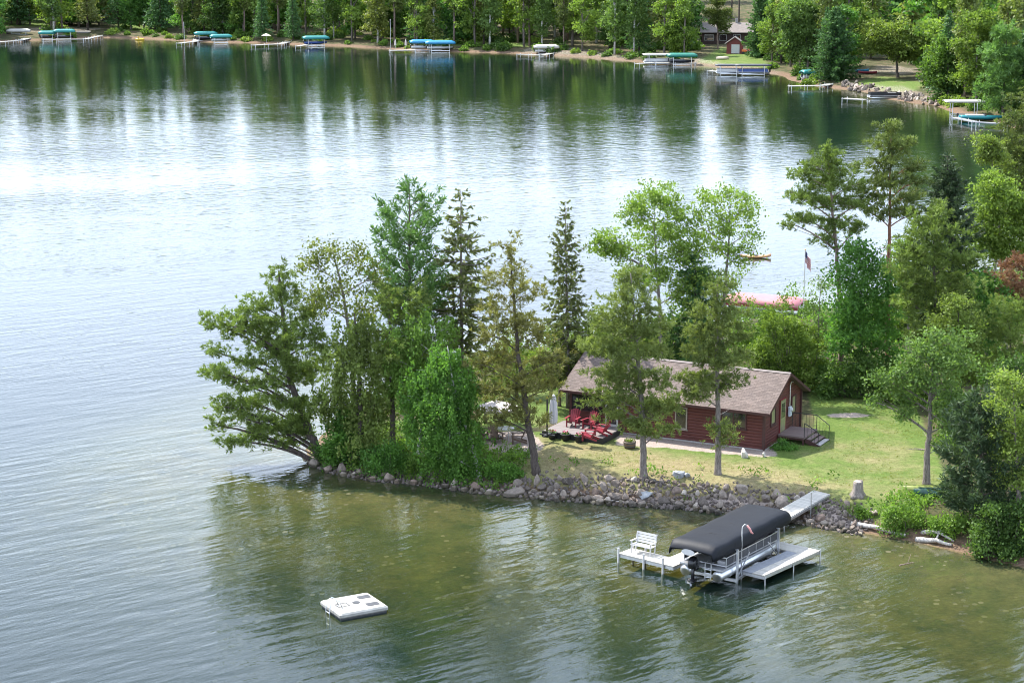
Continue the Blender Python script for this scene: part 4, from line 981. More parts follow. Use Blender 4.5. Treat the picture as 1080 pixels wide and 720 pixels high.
def wood_mass():
    """the deeper wood behind the individual trees, reading as one mass"""
    Vs, Ts, Ms = [], [], []; mbt = MB(); src = []
    for o in protos:
        cr_ = [ch for ch in o.children if ch.name.startswith('crown')][0].data; n = len(cr_.polygons)
        co = np.empty(n * 12); cr_.vertices.foreach_get('co', co); ti = np.empty(n, np.float32); cr_.attributes['tint'].data.foreach_get('value', ti)
        src.append((co.reshape(n, 4, 3), ti))
    groups = {}
    shx, shy = [], []
    for q in FARSHORE: shx.append(q[0] / q[1]); shy.append(q[1])
    for off, sp in ((48, 0.016), (60, 0.016), (74, 0.016), (92, 0.020), (115, 0.022), (145, 0.026)):
        u = -0.30
        while u < 0.30:
            Y = np.interp(u, shx, shy) + off + R.uniform(-5, 5); p = (u * Y, Y); u += sp * R.uniform(0.7, 1.3)
            if sdist(np.array([p[0]]), np.array([p[1]]), FARP)[0] < 30: continue
            if blocked(p[0], p[1]): continue
            k = R.choices(range(8), (3, 3, 1, 2, 4, 2, 4, 3))[0]; V, ti = src[k]; q = N.permutation(len(V))[:int(len(V) * 0.42)]
            a = R.uniform(0, 6.28); s = R.uniform(1.15, 1.6); z = gz(p[0], p[1]); Vq = V[q]; cen = Vq.mean(1, keepdims=True); Vq = (Vq - cen) * 1.45 + cen
            rot = np.array([[math.cos(a), -math.sin(a), 0], [math.sin(a), math.cos(a), 0], [0, 0, 1]])
            groups.setdefault(k in (4, 5, 6), []).append((Vq @ rot.T * s + np.array([p[0], p[1], z]), np.clip(ti[q] + R.uniform(-0.15, 0.15), 0, 1)))
            mbt.tube([(p[0], p[1], z - 1), (p[0], p[1], z + 12 * s)], [0.32, 0.12], 5, False)
    root = thing('forest', 'dense mixed wood rising behind the trees of the far shore', 'forest', (0, 0, 0)); root['kind'] = 'stuff'
    mbt.build('trunks', M['bark_dark'], root)
    for con, lst in groups.items():
        V = np.concatenate([x for x, _ in lst]); tt = np.concatenate([y for _, y in lst])
        cc_ = V.mean(1); d1 = V[:, 2] - V[:, 0]; d2 = V[:, 1] - V[:, 3]; l1 = np.linalg.norm(d1, axis=1); l2 = np.linalg.norm(d2, axis=1)
        leaf_mesh('canopy', cc_, d1 / l1[:, None], d2 / l2[:, None], l1, l2, tt, M['needle_pine' if con else 'leaf_maple'], root)
wood_mass()
for o in protos:
    if o.location.z < -400: 
        for ch in list(o.children): bpy.data.objects.remove(ch)
        bpy.data.objects.remove(o)
print('far trees', nfar)

# bushes of the far bank
def bush_proto(label, leafm, seed):
    rs = np.random.default_rng(seed); k = 26
    u = unit(rs.normal(size=(k, 3))) * (rs.uniform(0, 1, k) ** 0.4)[:, None]; u[:, 2] = np.abs(u[:, 2])
    cl = u * np.array([1.6, 1.4, 1.3]); i2 = np.repeat(np.arange(k), 22); C = cl[i2] + rs.normal(size=(len(i2), 3)) * 0.28
    D = unit(rs.normal(size=C.shape)); L = rs.uniform(0.3, 0.6, len(C))
    o = leaf_mesh('bush', C, D, perp(D), L, L * 0.65, rs.normal(0.5, 0.15, k)[i2] + rs.normal(0, 0.1, len(i2)), leafm)
    tag(o, label, 'bush', 'bushes along the far shore'); return o
bp_ = [bush_proto('green bush at the waterline of the wooded far bank', M['leaf_shrub'], 5), bush_proto('dark bush at the waterline of the wooded far bank', M['leaf_dark'], 6), bush_proto('yellow-green bush at the waterline of the wooded far bank', M['leaf_bright'], 8)]
ub = [False] * 3; t = 2.0; nb_ = 0
while t < cum[-1] - 8:
    for off in (3.0, 7.0, 13.0, 22.0):
        p = along(t) + inward(t) * (off + R.uniform(-1, 1.5))
        if not blocked(p[0], p[1]) and R.random() < 0.66 and nb_ < 280:
            k = R.choices(range(3), (4, 4, 2))[0]
            o = bp_[k] if not ub[k] else bp_[k].copy()
            if ub[k]: COL.objects.link(o)
            ub[k] = True; nb_ += 1
            o.location = (p[0], p[1], gz(p[0], p[1]) - 0.1); sc = R.uniform(0.5, 1.2) * (1 + off * 0.045); o.scale = (sc, sc, sc * R.uniform(0.7, 1.1)); o.rotation_euler = (0, 0, R.uniform(0, 6))
    t += R.uniform(4, 7)
print('far bushes', nb_)
conifer('spruce', 'dark spruce screening the right end of the long far house', (803, 60), (802, -12), [(0, 2), (0.15, 5), (0.4, 9), (0.7, 13), (0.98, 14)], M['needle_blue'], M['bark_dark'], 0.8, 8, 0.15, 1.0, 0.3, 'spruce', 0.5)
tree('lakeside_pine', 'olive pine standing before the middle of the long far house roof', (757, 52), [(757, 40), (757, 24), (757, 6)], [(757, 4, 8, 8), (752, 14, 8, 6), (763, 16, 8, 6), (757, 24, 9, 5), (764, 30, 6, 4)], M['needle_pine'], M['bark_pine'], 'tuft', 0.9, 50, 1.0, 0.9, 0.25)
# single trees of the far bank that stand out
tree('round_maple', 'round golden-green tree on the far lawn with a short visible trunk', (947, 82), [(946, 70), (945, 58), (944, 40)],
     [(930, 38, 16, 12), (950, 32, 18, 12), (968, 42, 14, 12), (920, 48, 14, 10), (944, 48, 22, 12), (966, 52, 14, 9), (926, 28, 12, 8), (950, 58, 18, 6)], M['leaf_gold'], M['bark_dark'], 'leaf', 0.55, 40, 1.0, 1.0, 0.35)
tree('bare_snag', 'bare whitish dead tree among the far trees at upper right', (1008, 88), [(1007, 70), (1006, 40), (1003, 12)], [(1000, 28, 12, 16)], M['needle_rust'], M['dead_wood'], 'leaf', 0.2, 1, 1.2, 0.6, 0.3, twigs=1.0, dead=22)
conifer('spruce', 'dark blue-green spruce at the water beside the teal lift, upper right', (880, 84), (882, 8), [(0, 2), (0.15, 8), (0.4, 15), (0.7, 22), (0.98, 24)], M['needle_blue'], M['bark_dark'], 0.7, 8, 0.15, 0.9, 0.3, 'spruce', 0.55)
tree('lakeside_tree', 'large pale green tree left of the dark spruce at upper right', (852, 76), [(852, 60), (850, 40), (848, 20)],
     [(848, 8, 18, 12), (832, 18, 14, 14), (862, 22, 14, 14), (846, 32, 20, 14), (830, 42, 14, 14), (858, 46, 14, 14), (842, 56, 18, 10)], M['leaf_grey'], M['bark_grey'], 'leaf', 0.55, 40, 1.0, 1.0, 0.3)
tree('lakeside_tree', 'leafy light green tree on the stony far bank at upper right', (1000, 104), [(1000, 90), (1000, 70), (1000, 50)],
     [(1000, 52, 18, 14), (985, 68, 14, 12), (1012, 70, 18, 14), (992, 82, 18, 12), (1016, 90, 16, 12)], M['leaf_birch_pale'], M['bark_grey'], 'leaf', 0.5, 40, 1.0, 0.95, 0.3)
tree('lakeside_tree', 'vivid green tree right of the bare dead tree at upper right', (1030, 112), [(1030, 90), (1030, 60), (1032, 30)],
     [(1030, 22, 20, 12), (1045, 40, 18, 16), (1022, 50, 18, 14), (1040, 66, 22, 14), (1022, 80, 16, 14), (1048, 90, 18, 14)], M['leaf_bright'], M['bark_grey'], 'leaf', 0.5, 40, 1.0, 0.95, 0.3)
tree('lakeside_tree', 'dark layered white pine overhanging the grey lift at upper right', (1058, 122), [(1058, 100), (1060, 70), (1062, 40)],
     [(1062, 36, 14, 10), (1050, 54, 16, 8), (1072, 60, 18, 9), (1058, 76, 24, 9), (1044, 94, 16, 8), (1070, 96, 22, 9), (1056, 110, 20, 7)], M['needle_white'], M['bark_dark'], 'tuft', 0.8, 60, 1.1, 1.0, 0.3)
# ------------------------------------------------------------------ cabin
HA = math.radians(-27.5)
A0 = PG(806, 475); A0[2] = max(A0[2], 1.25)
def HL(x, y, z=0.0):
    """cabin-local to world"""
    return np.array([A0[0] + x * math.cos(HA) - y * math.sin(HA), A0[1] + x * math.sin(HA) + y * math.cos(HA), A0[2] + z])
HW, HLn, EZ, RZ = 6.4, 13.0, 2.60, 4.17
cabin = thing('cabin', 'dark red log-sided cabin with brown shingle roof and screened porch on the point', 'cabin', A0, HA)
def wallz(y): return RZ - 0.12 - abs(y - HW / 2) * (RZ - 0.12 - EZ + 0.10) / (HW / 2)
w = MB(); T_ = 0.16
w.box((-4.72, T_ / 2, EZ / 2 - 0.2), (9.44, T_, EZ + 0.3))                        # front wall right of the porch
w.box((-6.5, HW - T_ / 2, EZ / 2 - 0.2), (13.0, T_, EZ + 0.3))                    # back wall
w.box((-11.22, T_ / 2, 0.40), (3.56, T_, 1.30))                                  # porch knee wall
for x in (-9.5, -12.94): pass
def gable(x0, x1):
    pl = [(T_, -0.35), (HW - T_, -0.35), (HW - T_, wallz(HW - T_)), (HW / 2, wallz(HW / 2)), (T_, wallz(T_))]
    vs = [(x, y, z) for x in (x0, x1) for y, z in pl]
    w.add(vs, [(0, 1, 2, 3, 4), (9, 8, 7, 6, 5)] + [(i, i + 5, (i + 1) % 5 + 5, (i + 1) % 5) for i in range(5)])
gable(0.0, -T_); gable(-13.0 + T_, -13.0)
w.build('wall', M['siding'], cabin)
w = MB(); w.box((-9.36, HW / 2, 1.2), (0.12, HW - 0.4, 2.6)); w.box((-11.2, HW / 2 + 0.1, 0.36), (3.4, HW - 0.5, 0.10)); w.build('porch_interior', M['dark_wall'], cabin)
w = MB()
for x in (-12.91, -11.3, -10.55, -9.53): w.box((x, 0.075, 1.72), (0.13, 0.13, 1.33))
w.box((-11.2, 0.07, 2.46), (3.56, 0.14, 0.26)); w.box((-11.2, 0.06, 1.10), (3.56, 0.18, 0.07))
w.build('porch_frame', M['trim_dark'], cabin)
w = MB(); w.box((-11.6, 0.09, 1.74), (2.5, 0.01, 1.2)); w.build('porch_screen', M['glass'], cabin)
d = MB(); d.box((-10.05, -0.03, 1.30), (0.86, 0.05, 2.0)); df = d.build('door', M['white_paint'], cabin)
d = MB(); d.box((-10.05, -0.06, 1.35), (0.66, 0.02, 1.7)); d.build('pane', M['glass'], df)
d = MB(); d.box((-9.72, -0.075, 1.25), (0.03, 0.05, 0.2)); d.build('handle', M['steel_grey'], df)
# roof: two slopes with thickness and a UV laid out in metres
def roof_slope(sgn):
    y_e = -0.45 if sgn < 0 else HW + 0.45; y_r = HW / 2
    x0, x1 = -13.45, 0.42
    ze = 2.40; zr = RZ
    me_v = []; 
    th = 0.14
    pts = [(x0, y_e, ze), (x1, y_e, ze), (x1, y_r, zr), (x0, y_r, zr)]
    v = pts + [(x, y, z - th) for x, y, z in pts]
    f = [(0, 1, 2, 3), (7, 6, 5, 4), (0, 4, 5, 1), (1, 5, 6, 2), (2, 6, 7, 3), (3, 7, 4, 0)]
    if sgn > 0: f = [tuple(reversed(q)) for q in f]
    me = bpy.data.meshes.new('roof'); me.from_pydata(v, [], f)
    uv = me.uv_layers.new(name='UVMap'); ln = math.hypot(y_r - y_e, zr - ze)
    for p in me.polygons:
        for li in p.loop_indices:
            q = v[me.loops[li].vertex_index]; uv.data[li].uv = (q[0], (abs(q[1] - y_e) / abs(y_r - y_e)) * ln)
    me.materials.append(M['shingle'])
    o = bpy.data.objects.new('roof', me); COL.objects.link(o); o.parent = cabin; return o
rf = roof_slope(-1); roof_slope(1)
w = MB()
w.add([(-13.45, 3.05, 4.135), (0.42, 3.05, 4.135), (0.42, 3.2, 4.215), (-13.45, 3.2, 4.215), (-13.45, 3.35, 4.135), (0.42, 3.35, 4.135)], [(0, 1, 2, 3), (3, 2, 5, 4), (0, 3, 4), (1, 5, 2), (0, 4, 5, 1)])
w.build('ridge_cap', M['slate_roof'], rf)
w = MB()
w.box((-6.5, -0.465, 2.33), (13.86, 0.03, 0.16)); w.box((-6.5, HW + 0.465, 2.33), (13.86, 0.03, 0.16))
for x in (0.435, -13.465):
    w.bar((x, -0.47, 2.31), (x, HW / 2, 4.085), 0.03, 0.17); w.bar((x, HW + 0.47, 2.31), (x, HW / 2, 4.085), 0.03, 0.17)
w.build('fascia', M['trim_dark'], cabin)
w = MB(); w.box((-4.72, -0.03, -0.12), (9.3, 0.05, 0.34)); w.box((0.03, HW / 2, -0.12), (0.05, HW - 0.1, 0.34)); w.build('foundation_skirt', M['concrete'], cabin)
w = MB()
for x, y in ((-0.05, -0.02), (0.03, HW - 0.08)): w.box((x, y, 1.25), (0.14, 0.14, 2.4))
w.build('corner_board', M['trim_dark'], cabin)
def window(x, y, z0, z1, wd, face, split=0, fr='trim_dark', gl='glass'):
    n = MB(); g = MB(); h = z1 - z0; zc = (z0 + z1) / 2
    def bx(mb, du, dz, wu, wz, off, th):
        if face == 'front': mb.box((x + du, -off, zc + dz), (wu, th, wz))
        else: mb.box((off, y + du, zc + dz), (th, wu, wz))
    for sg in (-1, 1):
        bx(n, sg * (wd / 2), 0, 0.08, h + 0.08, 0.03, 0.06); bx(n, 0, sg * h / 2, wd - 0.08, 0.08, 0.03, 0.06)
    for i in range(split): bx(n, -wd / 2 + (i + 1) * wd / (split + 1), 0, 0.06, h - 0.08, 0.03, 0.055)
    o = n.build('window', M[fr], cabin)
    bx(g, 0, 0, wd - 0.06, h - 0.06, 0.012, 0.012); g.build('pane', M[gl], o)
    s = MB(); bx(s, 0, -h / 2 - 0.07, wd + 0.2, 0.05, 0.05, 0.10); s.build('sill', M[fr], o)
    return o
window(-2.0, 0, 1.2, 2.15, 1.6, 'front', 1)
window(-5.4, 0, 0.75, 2.05, 0.72, 'front', 0, 'tan_wall', 'glass')
window(-7.6, 0, 1.1, 2.1, 1.3, 'front', 1)
window(0, 1.35, 1.35, 2.3, 0.75, 'side', 0, 'trim_dark', 'lawn_reflection')
window(0, 5.0, 1.25, 2.35, 0.7, 'side', 0, 'trim_dark', 'lawn_reflection')
d = MB(); d.box((0.04, 3.0, 1.52), (0.06, 0.86, 1.96)); dr = d.build('door', M['lawn_reflection'], cabin)
d = MB(); d.box((0.08, 3.0, 1.85), (0.02, 0.55, 0.9)); d.build('pane', M['glass'], dr)
d = MB()
for yy in (2.53, 3.47): d.box((0.03, yy, 1.55), (0.07, 0.08, 2.06))
d.box((0.03, 3.0, 2.55), (0.07, 0.86, 0.08)); d.build('frame', M['red_dark'], dr)
d = MB(); d.box((0.11, 4.1, 1.55), (0.16, 0.36, 0.62), bev=0.03); mt = d.build('electric_meter', M['meter_grey'], cabin)
d = MB(); d.lathe([(0.02, 0.0), (0.11, 0.0), (0.12, 0.05), (0.09, 0.10), (0.02, 0.11)], n=14); dial = d.build('dial', M['white_gloss'], mt); dial.location = (0.19, 4.1, 1.68); dial.rotation_euler = (0, PI / 2, 0)
d = MB(); d.tube([(0.09, 4.1, 1.85), (0.09, 4.1, 3.2), (0.16, 4.1, 3.42), (0.28, 4.1, 3.40)], 0.035, 8); d.build('conduit', M['alu'], cabin)
d = MB(); d.lathe([(0.02, 0), (0.06, 0.01), (0.08, 0.09), (0.03, 0.12)], (0.16, 0.28, 2.2), 10); d.lathe([(0.02, 0), (0.06, 0.01), (0.08, 0.09), (0.03, 0.12)], (0.16, 0.46, 2.2), 10)
d.box((0.06, 0.37, 2.32), (0.12, 0.3, 0.06)); d.build('floodlight', M['white_gloss'], cabin)

# entry stoop with steps
st = thing('entry_stoop', 'weathered brown entry steps with landing and dark railing at the cabin gable', 'steps', HL(0.06, 2.2), HA)
w = MB(); w.box((0.85, 1.15, 0.47), (1.7, 2.4, 0.10)); w.build('landing', M['step_boards'], st)
w = MB()
for y in (0.0, 2.3): w.box((0.85, y, 0.36), (1.66, 0.06, 0.12))
for x, y in ((0.1, 0.04), (1.6, 0.04), (0.1, 2.26), (1.6, 2.26)): w.box((x, y, 0.0), (0.10, 0.10, 0.84))
w.build('landing_frame', M['trim_dark'], st)
for k in range(3):
    w = MB(); w.box((1.88 + k * 0.30, 1.0, 0.36 - k * 0.14), (0.31, 1.7, 0.05)); w.build('step', M['step_boards'] if k < 2 else M['concrete'], st)
w = MB()
for y in (0.12, 1.88):
    w.bar((1.70, y, 0.30), (2.62, y, -0.08), 0.05, 0.26)
w.build('stringer', M['trim_dark'], st)
def rail(y, pts):
    w = MB(); w.tube(pts, 0.025, 6)
    for p in pts: w.tube([(p[0], p[1], p[2]), (p[0], p[1], p[2] - 0.9)], 0.022, 6)
    for a, b in zip(pts[:-1], pts[1:]):
        n = max(2, int(math.hypot(b[0] - a[0], b[1] - a[1]) / 0.22))
        for i in range(1, n):
            t = i / n; q = [a[j] * (1 - t) + b[j] * t for j in range(3)]; w.tube([q, (q[0], q[1], q[2] - 0.82)], 0.010, 4)
    w.build('railing', M['black_matt'], st)
rail(0, [(0.08, 2.30, 1.40), (1.66, 2.30, 1.40), (2.55, 2.05, 0.92)])
rail(0, [(1.66, 0.02, 1.40), (2.55, 0.02, 0.92)])

# deck
dk = thing('deck', 'low weathered grey-brown timber deck in front of the porch', 'deck', HL(-13.35, 0), HA)
w = MB(); w.box((2.02, -1.52, 0.30), (4.04, 2.9, 0.09)); w.build('deck_boards', M['deck_boards'], dk)
w = MB(); w.box((2.02, -3.0, 0.14), (4.14, 0.05, 0.36)); w.box((4.07, -1.5, 0.14), (0.05, 2.94, 0.36)); w.box((-0.03, -1.5, 0.14), (0.05, 2.94, 0.36)); w.build('skirt', M['black_matt'], dk)
DZ = A0[2] + 0.35
def on_deck(px, py): return P(px, py, DZ)

def adirondack(label, loc, rz, m, group, first=None):
    if first is not None:
        c = copy_tree(first); c.location = tuple(loc); c.rotation_euler = (0, 0, rz); c['label'] = label; c['group'] = group
        for ch in c.children: 
            pass
        return c
    t = thing('adirondack_chair', label, 'chair', loc, rz, group)      # faces -Y
    for sx in (-1, 1):
        w = MB(); w.box((sx * 0.30, -0.36, 0.27), (0.06, 0.10, 0.54)); w.build('leg', m, t)
        w = MB(); w.bar((sx * 0.27, -0.40, 0.34), (sx * 0.27, 0.52, 0.06), 0.04, 0.11); w.build('leg', m, t)
        w = MB(); w.box((sx * 0.36, -0.06, 0.555), (0.15, 0.82, 0.03), bev=0.012); w.build('armrest', m, t)
    w = MB()
    for k in range(6):
        q = k / 5; w.box((0, -0.40 + q * 0.52, 0.385 - q * 0.155), (0.54, 0.095, 0.025), rx=-0.29)
    w.build('seat', m, t)
    w = MB()
    for k in range(5):
        u = (k - 2) / 2; top = 1.02 - 0.10 * u * u
        w.bar((u * 0.19, 0.14, 0.22), (u * 0.28, 0.50, top), 0.10, 0.022)
    w.bar((-0.36, 0.33, 0.53), (0.36, 0.33, 0.53), 0.04, 0.06); w.build('backrest', m, t)
    return t
G1 = 'red lounge chairs on the deck'
ch0 = adirondack('red slatted lounge chair by the porch wall, the left one of the back pair', on_deck(604.5, 449), HA + 0.1, M['red_paint'], G1)
adirondack('red slatted lounge chair by the porch wall next to the white door', on_deck(622.5, 451.5), HA - 0.15, M['red_paint'], G1, ch0)
adirondack('red slatted lounge chair at the front corner of the deck, seen from the side', on_deck(622, 464), HA - PI / 2 + 0.15, M['red_paint'], G1, ch0)
adirondack('red slatted lounge chair on the right edge of the deck behind the front one', on_deck(635.5, 458.5), HA - PI / 2 - 0.1, M['red_paint'], G1, ch0)
# folded cantilever umbrella
t = thing('patio_umbrella', 'folded pale cantilever umbrella on dark post at the deck edge', 'umbrella', P(577, 459, DZ), HA)
w = MB(); w.tube([(0, 0, 0), (0, 0, 2.35)], 0.05, 10); w.build('post', M['black_matt'], t)
w = MB(); w.tube([(0, 0, 2.3), (0.18, 0, 2.62), (0.42, 0, 2.55)], 0.03, 8); w.build('arm', M['black_matt'], t)
w = MB(); w.box((0.02, 0, 0.04), (1.0, 0.14, 0.08)); w.box((0.02, 0, 0.044), (0.14, 1.0, 0.08)); w.build('base', M['black_matt'], t)
w = MB(); sec = []
for z, r in ((2.62, 0.04), (2.45, 0.13), (2.0, 0.19), (1.4, 0.23), (0.9, 0.22), (0.78, 0.15)):
    sec.append([(0.42 + r * (1 + 0.22 * math.cos(8 * a)) * math.cos(a), r * (1 + 0.22 * math.cos(8 * a)) * math.sin(a), z) for a in [2 * PI * k / 32 for k in range(32)]])
w.loft(sec[::-1]); w.build('canopy', M['umbrella_white'], t, True)
# flower pots hung along the deck front
def blossom(name, c, r, n, m, parent, tmix=0.5, L=0.09):
    u = unit(N.normal(size=(n, 3))) * r * (N.uniform(0, 1, n) ** 0.5)[:, None]; u[:, 2] = np.abs(u[:, 2]) * 0.7
    D = unit(N.normal(size=(n, 3))); LL = N.uniform(0.7, 1.3, n) * L
    return leaf_mesh(name, u + np.array(c), D, perp(D), LL, LL * 0.7, N.normal(tmix, 0.2, n), m, parent)
pots = [('black pot of pink flowers at the left end of the deck front', -12.55), ('black pot of pink flowers at the middle of the deck front', -11.65), ('black pot of pink flowers toward the right end of the deck front', -10.75)]
for lab, x in pots:
    p = HL(x, -3.28); p[2] = gz(p[0], p[1])
    t = thing('flower_pot', lab, 'flower pot', p, 0, 'flower pots along the deck front')
    w = MB(); w.lathe([(0.17, 0), (0.22, 0.06), (0.29, 0.36), (0.32, 0.38), (0.32, 0.43), (0.26, 0.43), (0.25, 0.38)], n=16); w.build('pot', M['black_matt'], t, True)
    blossom('foliage', (0, 0, 0.42), 0.26, 90, M['leaf_maple'], t)
    blossom('flowers', (0, 0, 0.48), 0.25, 26, M['flower_pink'], t, L=0.11)
p = PG(664, 472)
t = thing('barrel_planter', 'half-barrel planter with yellow-green plants near the deck corner', 'planter', p)
w = MB(); w.lathe([(0.30, 0), (0.37, 0.2), (0.38, 0.42), (0.34, 0.42), (0.33, 0.36)], n=18); w.build('barrel', M['wood_brown'], t, True)
w = MB(); w.lathe([(0.366, 0.10), (0.372, 0.11), (0.378, 0.15), (0.372, 0.16)], n=18); w.lathe([(0.383, 0.31), (0.388, 0.32), (0.39, 0.36), (0.386, 0.37)], n=18); w.build('hoop', M['charcoal'], t)
blossom('foliage', (0, 0, 0.40), 0.36, 150, M['leaf_gold'], t)

# sitting area under the brownish pine
G2 = 'brown lounge chairs in the gravel sitting area'
c0 = adirondack('weathered brown slatted lounge chair left of the white table', PG(523, 466), HA + 0.9, M['wood_brown'], G2)
adirondack('weathered brown slatted lounge chair right of the white table, beside the pine trunk', PG(547, 467), HA - 1.1, M['wood_brown'], G2, c0)
adirondack('weathered brown slatted lounge chair farthest left, next to the weeping birch', PG(511, 462), HA + 1.6, M['wood_brown'], G2, c0)
t = thing('patio_table', 'small round white patio table in the gravel sitting area', 'table', PG(533, 463))
w = MB(); w.lathe([(0.02, 0.68), (0.52, 0.68), (0.55, 0.70), (0.55, 0.72), (0.52, 0.735), (0.02, 0.735)], n=24); w.build('table_top', M['white_paint'], t, False)
for k in range(4):
    a = k * PI / 2 + 0.5; w = MB(); w.tube([(0.36 * math.cos(a), 0.36 * math.sin(a), 0.69), (0.44 * math.cos(a), 0.44 * math.sin(a), 0)], 0.025, 6); w.build('leg', M['white_paint'], t)
t = thing('parasol', 'open faded pinkish-beige parasol over the sitting area', 'parasol', PG(525, 461), 0.3)
w = MB(); w.tube([(0, 0, 0), (0, 0, 2.3)], 0.024, 8); w.build('pole', M['white_paint'], t)
w = MB(); w.lathe([(0.05, 0), (0.28, 0.0), (0.30, 0.05), (0.10, 0.10), (0.05, 0.22)], n=18); w.build('base', M['charcoal'], t, True)
w = MB(); n_ = 8; vs = [(0, 0, 2.42)]
for k in range(n_): a = 2 * PI * k / n_; vs.append((1.3 * math.cos(a), 1.3 * math.sin(a), 1.92))
vs.append((0, 0, 2.38))
for k in range(n_): a = 2 * PI * k / n_; vs.append((1.3 * math.cos(a), 1.3 * math.sin(a), 1.78))
fs = [(0, 1 + k, 1 + (k + 1) % n_) for k in range(n_)] + [(9, 10 + (k + 1) % n_, 10 + k) for k in range(n_)] + [(1 + k, 10 + k, 10 + (k + 1) % n_, 1 + (k + 1) % n_) for k in range(n_)]
w.add(vs, fs); w.build('canopy', M['umbrella_beige'], t)
for k in range(8):
    a = 2 * PI * k / 8; w = MB(); w.tube([(0, 0, 2.34), (1.27 * math.cos(a), 1.27 * math.sin(a), 1.86)], 0.010, 4); w.build('rib', M['white_paint'], t)

# ------------------------------------------------------------------ dock, lift, pontoon boat
DA = math.atan2(0.768, 0.640)
D0 = P(805.6, 606.7, 0.5); D0[2] = 0
def DL(a, b, z=0): return np.array([D0[0] + a * math.cos(DA) - b * math.sin(DA), D0[1] + a * math.sin(DA) + b * math.cos(DA), z])
dock = thing('boat_dock', 'white plank boat dock on posts, wrapped around the covered pontoon boat', 'dock', D0, DA)
def deckpiece(name, a0, a1, b0, b1, m, z=0.5, th=0.07):
    w = MB(); w.box(((a0 + a1) / 2, (b0 + b1) / 2, z - th / 2), (a1 - a0, b1 - b0, th)); return w.build(name, m, dock)
deckpiece('deck_panel', 0.0, 5.35, 0.0, 0.68, M['dock_boards'])
deckpiece('deck_panel', 0.0, 4.22, 0.69, 1.30, M['grey_deck'], 0.497)
deckpiece('deck_panel', 4.24, 5.35, 0.69, 4.28, M['dock_boards'])
deckpiece('deck_panel', -1.7, 8.7, 4.30, 5.35, M['dock_boards'])
deckpiece('deck_panel', -1.7, -0.55, 5.37, 7.75, M['dock_boards'])
w = MB()
def edge(a0, b0, a1, b1): w.bar((a0, b0, 0.36), (a1, b1, 0.36), 0.05, 0.14)
for e in ((0.02, 0.03, 5.33, 0.03), (0.03, 0.06, 0.03, 1.27), (5.32, 0.06, 5.32, 4.3), (0.06, 1.27, 4.2, 1.27), (4.27, 1.3, 4.27, 4.26), (-1.67, 4.33, -1.67, 7.72), (-1.64, 4.33, 4.2, 4.33), (-1.64, 7.72, -0.58, 7.72), (-0.58, 7.68, -0.58, 5.4), (-0.5, 5.32, 8.68, 5.32)): edge(*e)
w.build('frame', M['alu'], dock)
posts = [(0.04, -0.05, 0.42, 'alu'), (5.3, -0.05, 0.60, 'alu'), (2.7, -0.05, 0.40, 'alu'), (0.04, 1.34, 0.46, 'alu'), (5.40, 2.2, 0.5, 'alu'), (-1.75, 7.72, 0.80, 'white_paint'), (-1.77, 6.1, 0.82, 'white_paint'), (-1.77, 4.9, 0.85, 'white_paint'),
         (-0.50, 7.70, 0.62, 'white_paint'), (-0.50, 6.9, 0.66, 'white_paint'), (3.0, 5.42, 0.6, 'alu'), (6.0, 5.42, 0.6, 'alu'), (8.6, 5.42, 0.9, 'alu'), (8.6, 4.22, 0.9, 'alu')]
for a, b, zt, mm in posts:
    q = DL(a, b); w = MB(); w.tube([(a, b, gz(q[0], q[1]) - 0.2), (a, b, zt)], 0.055 if mm == 'white_paint' else 0.035, 8); w.build('post', M[mm], dock)
gw = thing('gangway', 'white sloping gangway bridging the riprap to the dock', 'gangway', DL(8.72, 4.82, 0.44), 0)
e0 = DL(8.72, 4.82); e1 = PG(866.5, 520.5); gw.rotation_euler = (0, 0, math.atan2(e1[1] - e0[1], e1[0] - e0[0]))
gl_ = math.hypot(e1[0] - e0[0], e1[1] - e0[1]); gr = math.atan2(e1[2] + 0.10 - 0.5, gl_)
w = MB(); w.box((gl_ / 2, 0, math.tan(gr) * gl_ / 2 + 0.03), (gl_ / math.cos(gr), 1.12, 0.07), ry=-gr); w.build('walkway', M['dock_boards'], gw)
w = MB()
for sy in (-0.58, 0.58): w.bar((0, sy, -0.05), (gl_, sy, math.tan(gr) * gl_ - 0.05), 0.05, 0.14)
w.build('frame', M['alu'], gw)
w = MB(); w.tube([(gl_ * 0.55, -0.65, -0.8), (gl_ * 0.55, -0.65, math.tan(gr) * gl_ * 0.55 + 0.85)], 0.03, 8); w.build('post', M['alu'], gw)
# bench on the end of the dock
bq = DL(-0.78, 6.75, 0.5)
t = thing('dock_bench', 'white slatted bench with armrests on the end of the dock', 'bench', bq, DA - PI / 2 + 0.05)    # faces -Y
w = MB()
for k in range(4): w.box((0, -0.36 + k * 0.13, 0.43), (1.25, 0.11, 0.03))
w.build('seat', M['white_paint'], t)
w = MB()
for k in range(4): w.box((0, 0.10 + k * 0.035, 0.56 + k * 0.135), (1.25, 0.03, 0.115), rx=-0.25)
w.build('backrest', M['white_paint'], t)
for sx in (-0.58, 0.58):
    w = MB(); w.box((sx, -0.36, 0.31), (0.06, 0.06, 0.62)); w.build('leg', M['white_paint'], t)
    w = MB(); w.bar((sx, 0.02, 0.0), (sx, 0.20, 1.02), 0.06, 0.05); w.build('leg', M['white_paint'], t)
    w = MB(); w.box((sx * 1.04, -0.16, 0.635), (0.10, 0.56, 0.03)); w.build('armrest', M['white_paint'], t)
